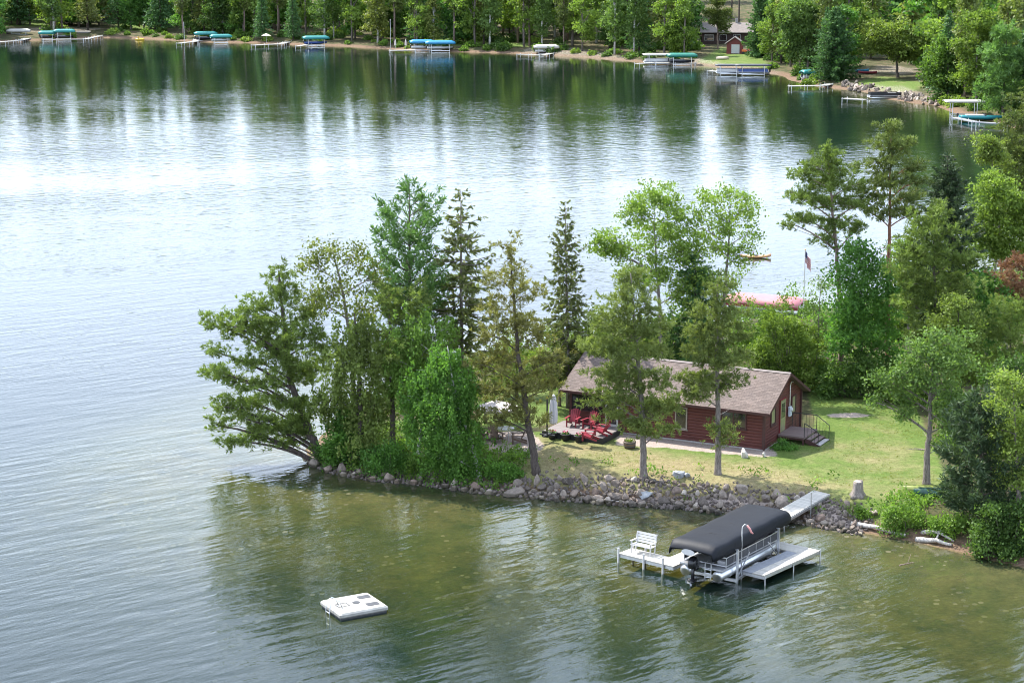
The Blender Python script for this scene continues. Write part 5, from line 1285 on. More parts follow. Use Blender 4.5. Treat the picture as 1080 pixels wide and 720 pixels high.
# bent whip pole on the dock corner
t = thing('mooring_whip', 'tall white pole with bent-over pinkish tip on the inner dock corner', 'pole', DL(0.12, 1.42, 0.0), 0)
bot = gz(*DL(0.12, 1.42)[:2])
w = MB(); w.tube([(0, 0, bot), (0, 0, 2.55), (0.02, 0, 2.72), (0.12, 0, 2.85), (0.24, 0, 2.80)], [0.035, 0.03, 0.03, 0.028, 0.026], 8); w.build('pole', M['white_paint'], t, True)
w = MB(); w.tube([(0.24, 0, 2.80), (0.38, 0, 2.62), (0.46, 0, 2.44), (0.56, 0, 2.36)], [0.05, 0.055, 0.055, 0.03], 8); w.build('tip', M['red_flag_tip'], t, True)

LA = math.radians(55.0)
LC = DL(1.35, 2.85, 0)
lift = thing('boat_lift', 'aluminium boat lift with long black fabric canopy at the dock', 'boat lift', LC, LA)
# canopy: rounded vinyl cover, local x along its length (lake end is -x)
sec = []
CLn = 8.3
for i in range(25):
    q = i / 24; x = -CLn / 2 + CLn * q
    e = min(1, min(q, 1 - q) / 0.06); ef = math.sqrt(max(0.0, 1 - (1 - e) ** 2))
    zt = 1.62 + (0.42 + 0.28 * ef); hw = 1.34 - 0.08 * (1 - ef)
    sag = 0.02 * math.sin(q * 26)
    ring = []
    prof = [(-1, 0.0), (-1.0, 0.35), (-0.985, 0.62), (-0.95, 0.84), (-0.86, 0.93), (-0.6, 0.975), (-0.2, 0.995), (0, 1.0), (0.2, 0.995), (0.6, 0.975), (0.86, 0.93), (0.95, 0.84), (0.985, 0.62), (1.0, 0.35), (1, 0.0), (0.97, 0.0), (0.9, 0.6), (0, 0.9), (-0.9, 0.6), (-0.97, 0.0)]
    for yy, zz in prof:
        inn = 1 if zz < 0.95 and abs(yy) < 0.98 and False else 0
        ring.append((x, yy * hw, 1.62 + (zt - 1.62) * zz + (sag if zz > 0.7 else 0) + (0.02 * math.sin(x * 5) if zz < 0.1 else 0)))
    sec.append(ring)
w = MB(); w.loft(sec); can = w.build('canopy', M['black_vinyl'], lift, True)
w = MB()
for i in (2, 4, 6):
    x = -CLn / 2 + i * CLn / 8
    w.tube([(x, -1.345, 1.66), (x, -1.33, 2.03), (x, -1.25, 2.20), (x, -1.0, 2.278), (x, 0, 2.335), (x, 1.0, 2.278), (x, 1.25, 2.20), (x, 1.33, 2.03), (x, 1.345, 1.66)], 0.006, 4)
w.build('seam', M['black_vinyl'], can)
w = MB(); w.lathe([(0.01, 0), (0.30, 0), (0.30, 0.008), (0.01, 0.008)], n=28); bd = w.build('badge', M['white_paint'], can); bd.scale = (0.5, 1.25, 1)
bd.location = (-CLn / 2 - 0.012, 0.15, 1.86); bd.rotation_euler = (0, -PI / 2 + 0.12, 0)
for sx in (-2.05, 2.35):
    for sy in (-1.48, 1.42):
        q = np.array([LC[0] + sx * math.cos(LA) - sy * math.sin(LA), LC[1] + sx * math.sin(LA) + sy * math.cos(LA)])
        w = MB(); w.box((sx, sy, (gz(*q) - 0.1 + 1.75) / 2), (0.10, 0.10, 1.75 - gz(*q) + 0.1)); w.build('post', M['alu'], lift)
w = MB()
for sx in (-2.05, 2.35): w.box((sx, 0, 0.12), (0.14, 2.9, 0.14))
for sy in (-1.48, 1.42): w.box((0.15, sy, 0.20), (4.3, 0.08, 0.12)); w.bar((-2.05, sy, 0.25), (-0.8, sy, 1.3), 0.05); w.bar((2.35, sy, 0.25), (1.2, sy, 1.3), 0.05)
w.build('cradle', M['alu'], lift)
w = MB()
for sy in (-1.25, 1.25): w.tube([(-3.9, sy, 1.70), (4.0, sy, 1.70)], 0.03, 6)
for sx in (-3.9, -2.05, 0.2, 2.35, 4.0): w.tube([(sx, -1.25, 1.70), (sx, -0.9, 2.08), (sx, 0, 2.2), (sx, 0.9, 2.08), (sx, 1.25, 1.70)], 0.025, 6)
for sy in (-1.42, 1.38):
    for sx in (-2.05, 2.35): w.bar((sx, sy, 1.72), (sx, sy * 0.89, 1.72), 0.05)
w.build('canopy_frame', M['alu'], lift)
# pontoon boat, same frame, raised on the lift
pb = thing('pontoon_boat', 'silver and black pontoon boat under the black canopy, stern toward the lake', 'pontoon boat', LC, LA)
for sy in (-0.92, 0.92):
    w = MB(); prof = [(-3.1, 0.02), (-3.1, 0.27), (2.3, 0.29), (2.75, 0.24), (3.0, 0.12), (3.08, 0.02)]
    ptx = [p for p, r in prof]
    w.tube([(p, sy, 0.50 + (0.18 * max(0, (p - 2.3)) if p > 2.3 else 0)) for p, r in prof], [r for p, r in prof], 14); w.build('pontoon', M['alu'], pb, True)
w = MB(); w.box((-0.1, 0, 0.84), (6.0, 2.45, 0.09)); w.build('deck', M['steel_grey'], pb)
w = MB()
for z in (0.98, 1.42): 
    for sy in (-1.2, 1.2): w.bar((-2.7, sy, z), (2.75, sy, z), 0.035, 0.05)
    w.bar((2.75, -1.2, z), (2.75, 1.2, z), 0.035, 0.05); w.bar((-2.7, -1.2, z), (-2.7, 0.3, z), 0.035, 0.05)
for sy in (-1.2, 1.2):
    for k in range(8): w.bar((-2.7 + k * 0.778, sy, 0.88), (-2.7 + k * 0.778, sy, 1.44), 0.03)
w.build('railing', M['alu'], pb)
w = MB()
for sy in (-1.185, 1.185): w.box((0.02, sy, 1.20), (5.4, 0.02, 0.38))
w.box((2.73, 0, 1.20), (0.02, 2.3, 0.38)); w.build('side_panel', M['charcoal'], pb)
for q_, s_ in (((-1.9, -0.85, 1.05), (1.3, 0.55, 0.34)), ((1.8, 0.85, 1.05), (1.7, 0.55, 0.34)), ((1.8, -0.85, 1.05), (1.7, 0.55, 0.34))):
    w = MB(); w.box(q_, s_, bev=0.06); w.build('seat', M['steel_grey'], pb)
w = MB(); w.box((0.1, -0.6, 1.22), (0.6, 0.7, 0.66), bev=0.06); w.build('console', M['charcoal'], pb)
w = MB(); sec = []
for z, a, b, o in ((0.86, 0.20, 0.17, 0), (0.95, 0.30, 0.22, 0), (1.20, 0.34, 0.23, 0.02), (1.36, 0.28, 0.19, 0.05), (1.42, 0.14, 0.10, 0.07)):
    sec.append([(-3.52 + o + a * math.cos(t_), 0.25 + b * math.sin(t_), z) for t_ in [2 * PI * k / 20 for k in range(20)]])
w.loft(sec); mo = w.build('outboard_motor', M['black_gloss'], pb, True)
w = MB(); w.box((-3.48, 0.25, 0.55), (0.20, 0.13, 0.72), bev=0.04); w.box((-3.56, 0.25, 0.26), (0.50, 0.26, 0.03)); w.box((-3.25, 0.25, 0.80), (0.24, 0.26, 0.22)); w.tube([(-3.70, 0.25, 0.12), (-3.55, 0.25, 0.12), (-3.25, 0.25, 0.12), (-3.12, 0.25, 0.12)], [0.05, 0.085, 0.085, 0.02], 10); w.build('lower_unit', M['black_gloss'], mo, True)
w = MB()
for k in range(3):
    a = k * 2 * PI / 3; w.bar((-3.72, 0.25, 0.12), (-3.74, 0.25 + 0.17 * math.cos(a), 0.12 + 0.17 * math.sin(a)), 0.11, 0.015)
w.build('propeller', M['steel_grey'], mo)
w = MB()
for y in (-0.62, -0.28): w.tube([(-2.95, y, 1.15), (-3.18, y, 1.12), (-3.2, y, 0.35)], 0.022, 6)
for z in (0.42, 0.62, 0.82): w.tube([(-3.2, -0.62, z), (-3.2, -0.28, z)], 0.025, 6)
w.build('ladder', M['alu'], pb)

# ------------------------------------------------------------------ swim raft
rc = (P(336, 634, 0.33) + P(411, 637, 0.33)) / 2; ra = math.atan2(*(P(387, 625, 0.33) - P(336, 634, 0.33))[1::-1])
raft = thing('swim_raft', 'floating off-white swim raft with dark mats and a boarding ladder', 'swim raft', (rc[0], rc[1], 0), ra)
w = MB(); w.box((0, 0, 0.20), (2.55, 2.35, 0.26), bev=0.07); w.build('platform', M['white_deck'], raft)
w = MB(); w.box((0, 0, 0.02), (2.40, 2.2, 0.22)); w.build('float', M['charcoal'], raft)
for x, y, a, b in ((0.72, -0.55, 0.62, 0.42), (0.78, 0.58, 0.62, 0.42)):
    w = MB(); w.box((x, y, 0.337), (a, b, 0.012)); w.build('mat', M['charcoal'], raft)
w = MB(); w.lathe([(0.01, 0.332), (0.19, 0.332), (0.19, 0.344), (0.01, 0.344)], (0.12, 0.02, 0), 20); w.build('hatch', M['charcoal'], raft)
w = MB()
for x, y, a, b in ((-0.62, 0.22, 0.6, 0.04), (-0.62, -0.22, 0.6, 0.04), (-0.34, 0, 0.04, 0.40), (-0.90, 0, 0.04, 0.40)): w.box((x, y, 0.336), (a, b, 0.010))
w.build('marking', M['charcoal'], raft)
w = MB()
for y in (-0.22, 0.22): w.tube([(-0.75, y, 0.33), (-0.85, y, 0.62), (-1.05, y, 0.72), (-1.32, y, 0.60), (-1.38, y, 0.15), (-1.38, y, -0.7)], 0.024, 8)
for z in (0.1, -0.2, -0.5): w.tube([(-1.38, -0.22, z), (-1.38, 0.22, z)], 0.022, 6)
w.build('ladder', M['alu'], raft, True)

# ------------------------------------------------------------------ stones
def rock_mesh(seed, m, sub=2):
    import bmesh
    rr = random.Random(seed); bm = bmesh.new(); bmesh.ops.create_icosphere(bm, subdivisions=sub, radius=0.5)
    from mathutils import noise as mn
    off = Vector((rr.uniform(0, 90), rr.uniform(0, 90), rr.uniform(0, 90)))
    cut = [(Vector((rr.gauss(0, 1), rr.gauss(0, 1), rr.gauss(0, 1))).normalized(), rr.uniform(0.20, 0.38)) for _ in range(10)]
    for v in bm.verts:
        for n_, dd in cut:
            k = v.co.dot(n_) - dd
            if k > 0: v.co -= n_ * k * 0.98
        v.co *= 1 + 0.20 * mn.noise(v.co * 2.2 + off) + 0.06 * mn.noise(v.co * 5 + off)
    me = bpy.data.meshes.new('rock'); bm.to_mesh(me); bm.free(); me.materials.append(m); return me
RM = [rock_mesh(k, M['rock']) for k in range(9)]
fs_ = np.array(NEAR[0:16]); fcum = np.concatenate([[0], np.cumsum(np.linalg.norm(np.diff(fs_, axis=0), axis=1))])
def falong(t): return np.array([np.interp(t, fcum, fs_[:, 0]), np.interp(t, fcum, fs_[:, 1])])
def fin(t):
    a, b = falong(max(0, t - 1)), falong(min(fcum[-1], t + 1)); d = (b - a) / np.linalg.norm(b - a); return np.array([-d[1], d[0]])
cand = []
tries = 0
t_end = np.interp(P(912, 561)[0], fs_[:, 0], fcum)
while len(cand) < 780 and tries < 60000:
    tries += 1
    t = R.uniform(0, t_end); q = t / t_end
    wd = 0.9 + 0.85 * sm(np.array((q - 0.3) / 0.3))
    d = R.uniform(-0.55, wd)
    p = falong(t) + fin(t) * d
    if not (np.isfinite(p).all()): continue
    s = R.choice((0.28, 0.32, 0.38, 0.44, 0.52, 0.62, 0.75, 0.95)) * R.uniform(0.8, 1.15) * (1.1 if d < 0.6 else 0.85)
    if math.hypot(p[0] - 16.2, p[1] - 105.5) < 0.0: continue
    if all((p[0] - c[0]) ** 2 + (p[1] - c[1]) ** 2 > (0.32 * (s + c[2])) ** 2 for c in cand): cand.append((p[0], p[1], s))
cand.sort(key=lambda c: -c[2])
RG = 'riprap stones along the near shore'
rest_v = MB()
for i, (x, y, s) in enumerate(cand):
    z = gz(x, y) + s * 0.10
    rot = (R.uniform(0, 6), R.uniform(0, 6), R.uniform(0, 6)); scl = (s * R.uniform(0.9, 1.35), s * R.uniform(0.8, 1.1), s * R.uniform(0.65, 0.95))
    if i < 290:
        o = bpy.data.objects.new('rock', R.choice(RM)); COL.objects.link(o)
        o.location = (x, y, z); o.rotation_euler = rot; o.scale = scl
        tag(o, 'rough grey-brown stone in the riprap along the near shore', 'rock', RG)
    else:
        me = R.choice(RM); mtx = Matrix.Translation((x, y, z)) @ Matrix.LocRotScale(None, __import__('mathutils').Euler(rot), Vector(scl))
        rest_v.add([mtx @ v.co for v in me.vertices], [tuple(p.vertices) for p in me.polygons])
print('rocks', len(cand))
# cobble rubble between the stones, small pieces
for _ in range(900):
    t = R.uniform(0, t_end); p = falong(t) + fin(t) * R.uniform(-0.7, 2.2); s = R.uniform(0.08, 0.2)
    me = RM[R.randrange(9)]; mtx = Matrix.Translation((p[0], p[1], gz(p[0], p[1]) + 0.02)) @ Matrix.LocRotScale(None, __import__('mathutils').Euler((R.uniform(0, 6), R.uniform(0, 6), 0)), Vector((s * 1.3, s, s * 0.8)))
    rest_v.add([mtx @ v.co for v in me.vertices], [tuple(q.vertices) for q in me.polygons])
tag(rest_v.build('rubble', plain('rubble_stone', (0.13, 0.105, 0.092), 0.9, 0, 0.45, 2.5, 0.03), None), 'small cobbles filling the gaps between the riprap stones', 'rubble', kind='stuff')
def boulder(name, label, px, py, s, m, seed, cat='boulder', sink=0.25):
    p = PG(px, py); o = bpy.data.objects.new(name, rock_mesh(seed, m)); COL.objects.link(o)
    o.location = (p[0], p[1], p[2] + s[2] * (0.5 - sink)); o.scale = s; o.rotation_euler = (0, 0, seed); tag(o, label, cat); return o
boulder('boulder', 'pale upright boulder on the gravel by the front of the cabin', 784.5, 482, (0.62, 0.55, 0.85), M['rock_pale'], 31)
boulder('boulder', 'grey flat-topped boulder behind the riprap, between the two trunks', 717, 503, (1.0, 0.7, 0.75), M['rock_grey'], 32)
boulder('boulder', 'small grey boulder touching the flat-topped one', 724, 502.5, (0.45, 0.45, 0.5), M['rock_grey'], 33)
boulder('boulder', 'small whitish stone at the cabin corner near the steps', 806, 481.5, (0.3, 0.3, 0.45), M['rock_pale'], 34)
boulder('boulder', 'large dark stone by the waterline, half in the riprap', 680, 525, (1.5, 0.9, 0.7), M['rock_grey'], 35)
# stones on the far point, upper right
FG = 'stones on the far bank at upper right'
for k in range(110):
    px = R.uniform(888, 992); py = np.interp(px, [888, 910, 950, 992], [95, 98, 106, 113]) - R.uniform(-0.5, 9); p = PG(px, py)
    s = R.uniform(0.6, 1.5); o = bpy.data.objects.new('rock', R.choice(RM)); COL.objects.link(o); o.location = (p[0], p[1], p[2] + 0.1 * s); o.scale = (s * 1.2, s, s * 0.8); o.rotation_euler = (R.uniform(0, 6), R.uniform(0, 6), R.uniform(0, 6))
    tag(o, 'pale rough stone of the stony far bank at upper right', 'rock', FG)

# stump, logs, canoe
p = PG(904.5, 522); t = thing('tree_stump', 'weathered pale tree stump on the lawn near the gangway', 'stump', p)
w = MB(); sec = []
for z, r in ((-0.1, 0.50), (0.05, 0.40), (0.25, 0.29), (0.72, 0.26), (0.80, 0.25)):
    sec.append([(r * (1 + 0.12 * math.sin(5 * a + 1) * (1.2 - z)) * math.cos(a), r * (1 + 0.12 * math.sin(5 * a + 1) * (1.2 - z)) * math.sin(a), z + 0.05 * math.sin(a + 1) * (z > 0.6)) for a in [2 * PI * k / 22 for k in range(22)]])
w.loft(sec); w.build('bark', M['stump_wood'], t, True)
w = MB(); w.lathe([(0.01, 0.0), (0.22, 0.0), (0.21, 0.012), (0.01, 0.016)], n=20); c_ = w.build('cut_top', M['beige'], t); c_.location = (0, 0, 0.80)
def log(label, px0, px1, r, bend, m='dead_wood', z=None):
    a = PG(*px0); b = PG(*px1)
    if z is not None: a[2] = z; b[2] = z
    else: a[2] += r * 0.6; b[2] += r * 0.6
    pts = [a * (1 - t) + b * t + np.array([0, 0, bend * math.sin(PI * t)]) + N.normal(size=3) * r * 0.25 for t in np.linspace(0, 1, 8)]
    w = MB(); w.tube([p - a for p in pts], list(np.linspace(r, r * 0.5, 8)), 8); w.tube([pts[4] - a, pts[4] - a + np.array([0.25, 0.5, 0.35])], [r * 0.4, r * 0.2], 5)
    o = w.build('driftwood_log', M[m], None, True); o.location = tuple(a); tag(o, label, 'log', 'driftwood logs on the right bank')
log('long bleached driftwood log lying on the bank below the stump', (898, 553), (956, 567), 0.15, 0.1)
log('bleached driftwood log half in the water under the bank shrubs', (966, 570), (1004, 577), 0.16, 0.1)
log('short grey driftwood log leaning above the other logs', (972, 563), (1006, 572), 0.12, 0.25)
log('thin pale branch lying on the riprap below the two pines', (634, 528), (657, 530), 0.07, 0.05)
log('thin brown stick floating in the water right of the dock', (948, 600), (964, 596), 0.035, 0.0, 'bark_pine', 0.02)
def canoe_mesh(L, B, H, rock_=0.12, n=15, m=13):
    """open double-ended hull as a shell"""
    outr = []; inn = []
    for i in range(n):
        q = i / (n - 1) * 2 - 1; x = q * L / 2; hb = B / 2 * (1 - abs(q) ** 2.4) + 0.008; ke = rock_ * abs(q) ** 3; hh = H + 0.16 * abs(q) ** 3
        outr.append([(x, hb * math.cos(PI * k / (m - 1)), ke + (hh - ke) * (1 - math.sin(PI * k / (m - 1)) ** 0.7)) for k in range(m)])
        hb2 = max(0.003, hb - 0.025)
        inn.append([(x * 0.985, hb2 * math.cos(PI * k / (m - 1)), ke + 0.03 + (hh - 0.005 - ke - 0.03) * (1 - math.sin(PI * k / (m - 1)) ** 0.7)) for k in range(m)])
    mb = MB()
    mb.loft([o_ + list(reversed(i_)) for o_, i_ in zip(outr, inn)])
    return mb
p = PG(988, 523); t = thing('canoe', 'overturned dark green canoe lying on the lawn edge', 'canoe', p, math.radians(-12))
cm = canoe_mesh(2.6, 0.8, 0.42).build('hull', M['kayak_green'], t, True); cm.rotation_euler = (PI, 0, 0); cm.location = (0, 0, 0.46)
w = MB(); w.tube([(-1.0, 0, 0.44), (0, 0, 0.475), (1.0, 0, 0.44)], 0.02, 6); w.build('keel', M['charcoal'], t)
p = PG(973, 519); t = thing('canoe', 'yellow-green canoe tipped over right behind the dark green one', 'canoe', p, math.radians(-10))
cm = canoe_mesh(2.2, 0.7, 0.38).build('hull', M['canoe_yellow'], t, True); cm.rotation_euler = (PI, 0, 0); cm.location = (0, 0, 0.42)
w = MB(); w.tube([(-1.0, 0, 0.40), (0, 0, 0.435), (1.0, 0, 0.40)], 0.02, 6); w.build('keel', M['canoe_yellow'], t)

# ------------------------------------------------------------------ across the back water: red canopy, flag, kayak
def small_lift(label, px, py, L, B, rz, m, zc=2.0, boat=None, group='covered boat lifts on the far shore', valance=None, rise=0.75, name='boat_lift', boat_label=None):
    """boat lift: arched canopy on four posts with cradle; BOAT = hull material of a boat resting in it"""
    p = P(px, py, 0); t = thing(name, label, 'boat lift', (p[0], p[1], 0), rz, group)
    w = MB(); secs = []
    for i in range(9):
        q = i / 8; x = -L / 2 + L * q; e = min(1, min(q, 1 - q) / 0.14); ef = math.sqrt(max(0, 1 - (1 - e) ** 2))
        zt = rise * (0.55 + 0.45 * ef)
        secs.append([(x, yy * B / 2, zc + zt * zz) for yy, zz in ((-1, -0.35), (-1, 0.3), (-0.8, 0.75), (-0.4, 0.95), (0, 1), (0.4, 0.95), (0.8, 0.75), (1, 0.3), (1, -0.35), (0.95, -0.3), (0.7, 0.5), (0, 0.8), (-0.7, 0.5), (-0.95, -0.3))])
    w.loft(secs); c = w.build('canopy', M[m], t, True)
    if valance:
        w = MB()
        for sy in (-1, 1): w.box((0, sy * (B / 2 + 0.012), zc - 0.08), (L * 0.98, 0.02, 0.26))
        w.box((-L / 2 - 0.012, 0, zc - 0.08), (0.02, B, 0.26)); w.build('valance', M[valance], c)
    for sx in (-1, 1):
        for sy in (-1, 1):
            w = MB(); w.tube([(sx * L * 0.3, sy * B * 0.47, -1.2), (sx * L * 0.3, sy * B * 0.47, zc + 0.1)], 0.07, 6); w.build('post', M['alu'], t)
    w = MB()
    for sx in (-1, 1): w.box((sx * L * 0.3, 0, 0.15), (0.16, B * 0.94, 0.16))
    for sy in (-1, 1): w.box((0, sy * B * 0.47, 0.3), (L * 0.62, 0.1, 0.14))
    w.build('cradle', M['alu'], t)
    if boat:
        boat_at(boat_label or 'boat', (p[0], p[1], 0.55), rz, L * 0.85, B * 0.72, boat)
    return t
def boat_at(label, loc, rz, L, B, m, group='boats moored along the far shore', kind='runabout'):
    t = thing('pontoon_boat' if kind == 'pontoon' else 'motorboat', label, 'boat', loc, rz, group)
    if kind == 'pontoon':
        for sy in (-1, 1):
            w = MB(); w.tube([(-L * 0.5, sy * B * 0.36, 0.1), (L * 0.38, sy * B * 0.36, 0.1), (L * 0.5, sy * B * 0.36, 0.25)], [0.3, 0.3, 0.05], 8); w.build('pontoon', M['alu'], t, True)
        w = MB(); w.box((0, 0, 0.46), (L * 0.98, B, 0.12)); w.build('deck', M['steel_grey'], t)
        w = MB()
        for sy in (-1, 1): w.box((0, sy * B * 0.49, 0.82), (L * 0.9, 0.04, 0.58))
        for sx in (-1, 1): w.box((sx * L * 0.45, 0, 0.82), (0.04, B * 0.94, 0.58))
        w.build('side_panel', M[m], t)
        w = MB(); w.box((L * 0.28, 0.6, 0.75), (L * 0.3, 0.6, 0.45), bev=0.06); w.build('seat', M['white_paint'], t); w = MB(); w.box((-L * 0.28, -0.6, 0.75), (L * 0.28, 0.6, 0.45), bev=0.06); w.build('seat', M['white_paint'], t)
        w = MB(); w.box((-L * 0.52, 0, 0.75), (0.4, 0.35, 0.7), bev=0.08); w.build('outboard_motor', M['black_gloss'], t)
        return t
    w = MB(); secs = []
    for i in range(11):
        q = i / 10; x = -L / 2 + L * q; hb = B / 2 * (1 - max(0, (q - 0.45) / 0.55) ** 2.3) + 0.01; kz = 0.5 * max(0, (q - 0.55) / 0.45) ** 2
        secs.append([(x, -hb, 0.72), (x, -hb * 0.9, 0.3 + kz * 0.5), (x, 0, kz * 0.6), (x, hb * 0.9, 0.3 + kz * 0.5), (x, hb, 0.72), (x, hb * 0.85, 0.76), (x, 0, 0.78), (x, -hb * 0.85, 0.76)])
    w.loft(secs); w.build('hull', M[m], t, True)
    w = MB(); w.box((-L * 0.14, 0, 0.86), (L * 0.42, B * 0.66, 0.16), bev=0.05); w.build('cockpit', M['white_gloss'], t)
    w = MB(); w.add([(L * 0.10, -B * 0.36, 0.80), (L * 0.10, B * 0.36, 0.80), (L * 0.03, B * 0.33, 1.25), (L * 0.03, -B * 0.33, 1.25), (L * 0.085, -B * 0.36, 0.80), (L * 0.085, B * 0.36, 0.80), (L * 0.015, B * 0.33, 1.25), (L * 0.015, -B * 0.33, 1.25)],
                    [(0, 1, 2, 3), (7, 6, 5, 4), (0, 4, 5, 1), (1, 5, 6, 2), (2, 6, 7, 3), (3, 7, 4, 0)]); w.build('windshield', M['glass'], t)
    w = MB(); w.box((-L * 0.53, 0, 0.8), (0.35, 0.32, 0.75), bev=0.08); w.build('outboard_motor', M['black_gloss'], t)
    return t
def small_dock(label, pts, wd=1.4, m='white_deck', z=0.55, group='docks on the far shore', posts_=True):
    """dock along px points"""
    q = [P(x, y, z) for x, y in pts]; o = q[0]
    t = thing('dock', label, 'dock', (o[0], o[1], 0), 0, group)
    w = MB()
    for a, b in zip(q[:-1], q[1:]):
        w.bar(np.array([a[0] - o[0], a[1] - o[1], z]), np.array([b[0] - o[0], b[1] - o[1], z]), wd, 0.14)
        n = max(1, int(np.linalg.norm(b - a) / 3))
    w.build('deck', M[m], t)
    for a, b in zip(q[:-1], q[1:]):
        n = max(1, int(np.linalg.norm(b - a) / 3.5))
        d = (b - a) / np.linalg.norm(b - a); nn = np.array([-d[1], d[0], 0])
        for i in range(n + 1):
            for sg in (-1, 1):
                c = a + (b - a) * min(0.96, max(0.04, i / n)) + nn * sg * (wd / 2 + 0.05) - o; w = MB(); w.tube([(c[0], c[1], -1.2), (c[0], c[1], z + 0.3)], 0.06, 5); w.build('post', M['alu'], t)
    return t
small_lift('boat lift with faded red canopy behind the point', 806, 344, 6.6, 2.9, math.radians(-26), 'red_canopy', 2.0, 'white_gloss', 'boat lift behind the point', 'red_dark', 0.6, boat_label='white boat under the faded red canopy')
small_dock('white dock under the faded red canopy behind the point', [(792, 352), (846, 340)], 1.3, group='dock behind the point')
p = PG(847, 338); t = thing('flagpole', 'slim white flagpole by the dock behind the point', 'flagpole', p)
zt = W(847.5, 264, p[1])[2] - p[2]
w = MB(); w.tube([(0, 0, 0), (0, 0, zt)], [0.05, 0.03], 8); w.build('pole', M['white_paint'], t)
w = MB(); w.lathe([(0.01, 0), (0.06, 0.03), (0.06, 0.08), (0.01, 0.12)], (0, 0, zt), 10); w.build('finial', M['yellow'], t)
w = MB(); n_u, n_v = 16, 12; vs = []
for j in range(n_v + 1):
    for i in range(n_u + 1):
        u, v = i / n_u, j / n_v
        vs.append((0.03 + 0.42 * u + 0.05 * math.sin(u * 9), 0.10 * math.sin(u * 11 + v * 2) * (0.3 + u), -(1 - v) * 0.92 - 0.75 * u ** 0.9))
fs = [(j * (n_u + 1) + i, j * (n_u + 1) + i + 1, (j + 1) * (n_u + 1) + i + 1, (j + 1) * (n_u + 1) + i) for j in range(n_v) for i in range(n_u)]
w.add(vs, fs); fo = w.build('flag', M['flag'], None, True); uvl = fo.data.uv_layers.new(name='UVMap')
for pl in fo.data.polygons:
    for li in pl.loop_indices:
        k = fo.data.loops[li].vertex_index; uvl.data[li].uv = ((k % (n_u + 1)) / n_u, (k // (n_u + 1)) / n_v)
fo.modifiers.new('thick', 'SOLIDIFY').thickness = 0.012
fo.location = (p[0], p[1], p[2] + zt - 0.05); tag(fo, 'striped red and white flag with blue star field hanging limp on the white pole', 'flag')
p = P(797, 272, 0); t = thing('kayak', 'small pale orange kayak floating on the open lake', 'kayak', (p[0], p[1], 0.0), math.radians(4))
w = MB(); secs = []
for i in range(13):
    q = i / 12 * 2 - 1; hb = 0.36 * (1 - abs(q) ** 2.2) + 0.01; zz = 0.14 * abs(q) ** 3
    secs.append([(q * 1.55, hb * math.cos(a), 0.16 + zz + (0.17 if math.sin(a) < 0 else 0.12) * math.sin(a)) for a in [2 * PI * k / 12 for k in range(12)]])
w.loft(secs); w.build('hull', M['kayak_orange'], t, True)
w = MB(); w.lathe([(0.02, 0.24), (0.28, 0.26), (0.30, 0.31), (0.26, 0.31)], n=16); w.build('cockpit_rim', M['charcoal'], t, True)
w = MB(); w.box((-0.22, 0, 0.42), (0.08, 0.40, 0.36), ry=-0.2, bev=0.03); w.build('seat', M['red_dark'], t)

# ------------------------------------------------------------------ far shore: docks, lifts, boats, houses
r_ = math.radians
small_lift('white canopied boat lift at the far upper left', 20, 41, 7.0, 3.2, r_(10), 'pale_canopy', 2.2, 'white_gloss', boat_label='white boat under the white canopy at the far upper left')
small_dock('long white dock at the far upper left', [(-6, 45), (20, 43), (40, 38)], 1.8)
small_lift('teal canopied lift right of the white one at upper left', 50, 42.5, 5.0, 3.0, r_(12), 'teal', 2.0, 'hull_black', boat_label='dark boat under the left teal canopy at upper left')
small_lift('larger teal canopied lift, second of the pair at upper left', 68, 42.5, 6.2, 3.0, r_(12), 'teal', 2.5, 'hull_black', boat_label='dark boat under the larger teal canopy at upper left')
small_dock('white dock under the teal canopies at upper left', [(44, 42), (90, 41.5), (106, 38)], 1.6)
small_lift('low cream canopied lift beside the teal pair at upper left', 88, 39, 4.6, 2.4, r_(8), 'beige', 1.5, 'white_gloss', rise=0.35, boat_label='white boat under the low cream canopy')
p = P(147.5, 42.5); t = thing('paddle_boat', 'small yellow pedal boat at the far waterline', 'boat', (p[0], p[1], 0), r_(5))
for sy in (-0.55, 0.55):
    w = MB(); w.box((0, sy, 0.22), (2.6, 0.62, 0.5), bev=0.18); w.build('hull', M['yellow'], t, True)
w = MB(); w.box((0, 0, 0.5), (1.2, 0.7, 0.2), bev=0.05); w.box((-0.45, 0, 0.8), (0.2, 1.3, 0.5), bev=0.06); w.build('seat', M['yellow'], t)
small_lift('teal canopied lift left of a close pair, upper left', 217, 44, 6.6, 3.0, r_(14), 'teal', 2.2, 'hull_black', boat_label='dark boat under the left canopy of the close teal pair')
small_lift('teal canopied lift right of a close pair, upper left', 233, 46, 6.2, 3.0, r_(14), 'teal', 1.9, 'white_gloss', boat_label='white boat under the right canopy of the close teal pair')
small_dock('white dock beside the close teal pair', [(188, 46), (206, 44), (208, 40)], 1.6)
p = P(194.5, 45); t = thing('pole', 'tall thin white pole beside the close teal pair of canopies', 'pole', (p[0], p[1], 0))
w = MB(); w.tube([(0, 0, -1), (0, 0, 5.6)], 0.09, 6); w.build('shaft', M['white_paint'], t); w = MB(); w.lathe([(0.02, 0), (0.12, 0.06), (0.12, 0.16), (0.02, 0.22)], (0, 0, 5.6), 8); w.build('finial', M['white_paint'], t)
small_dock('white dock with a beige parasol on the far shore', [(266, 48), (296, 46.5), (312, 42)], 1.8)
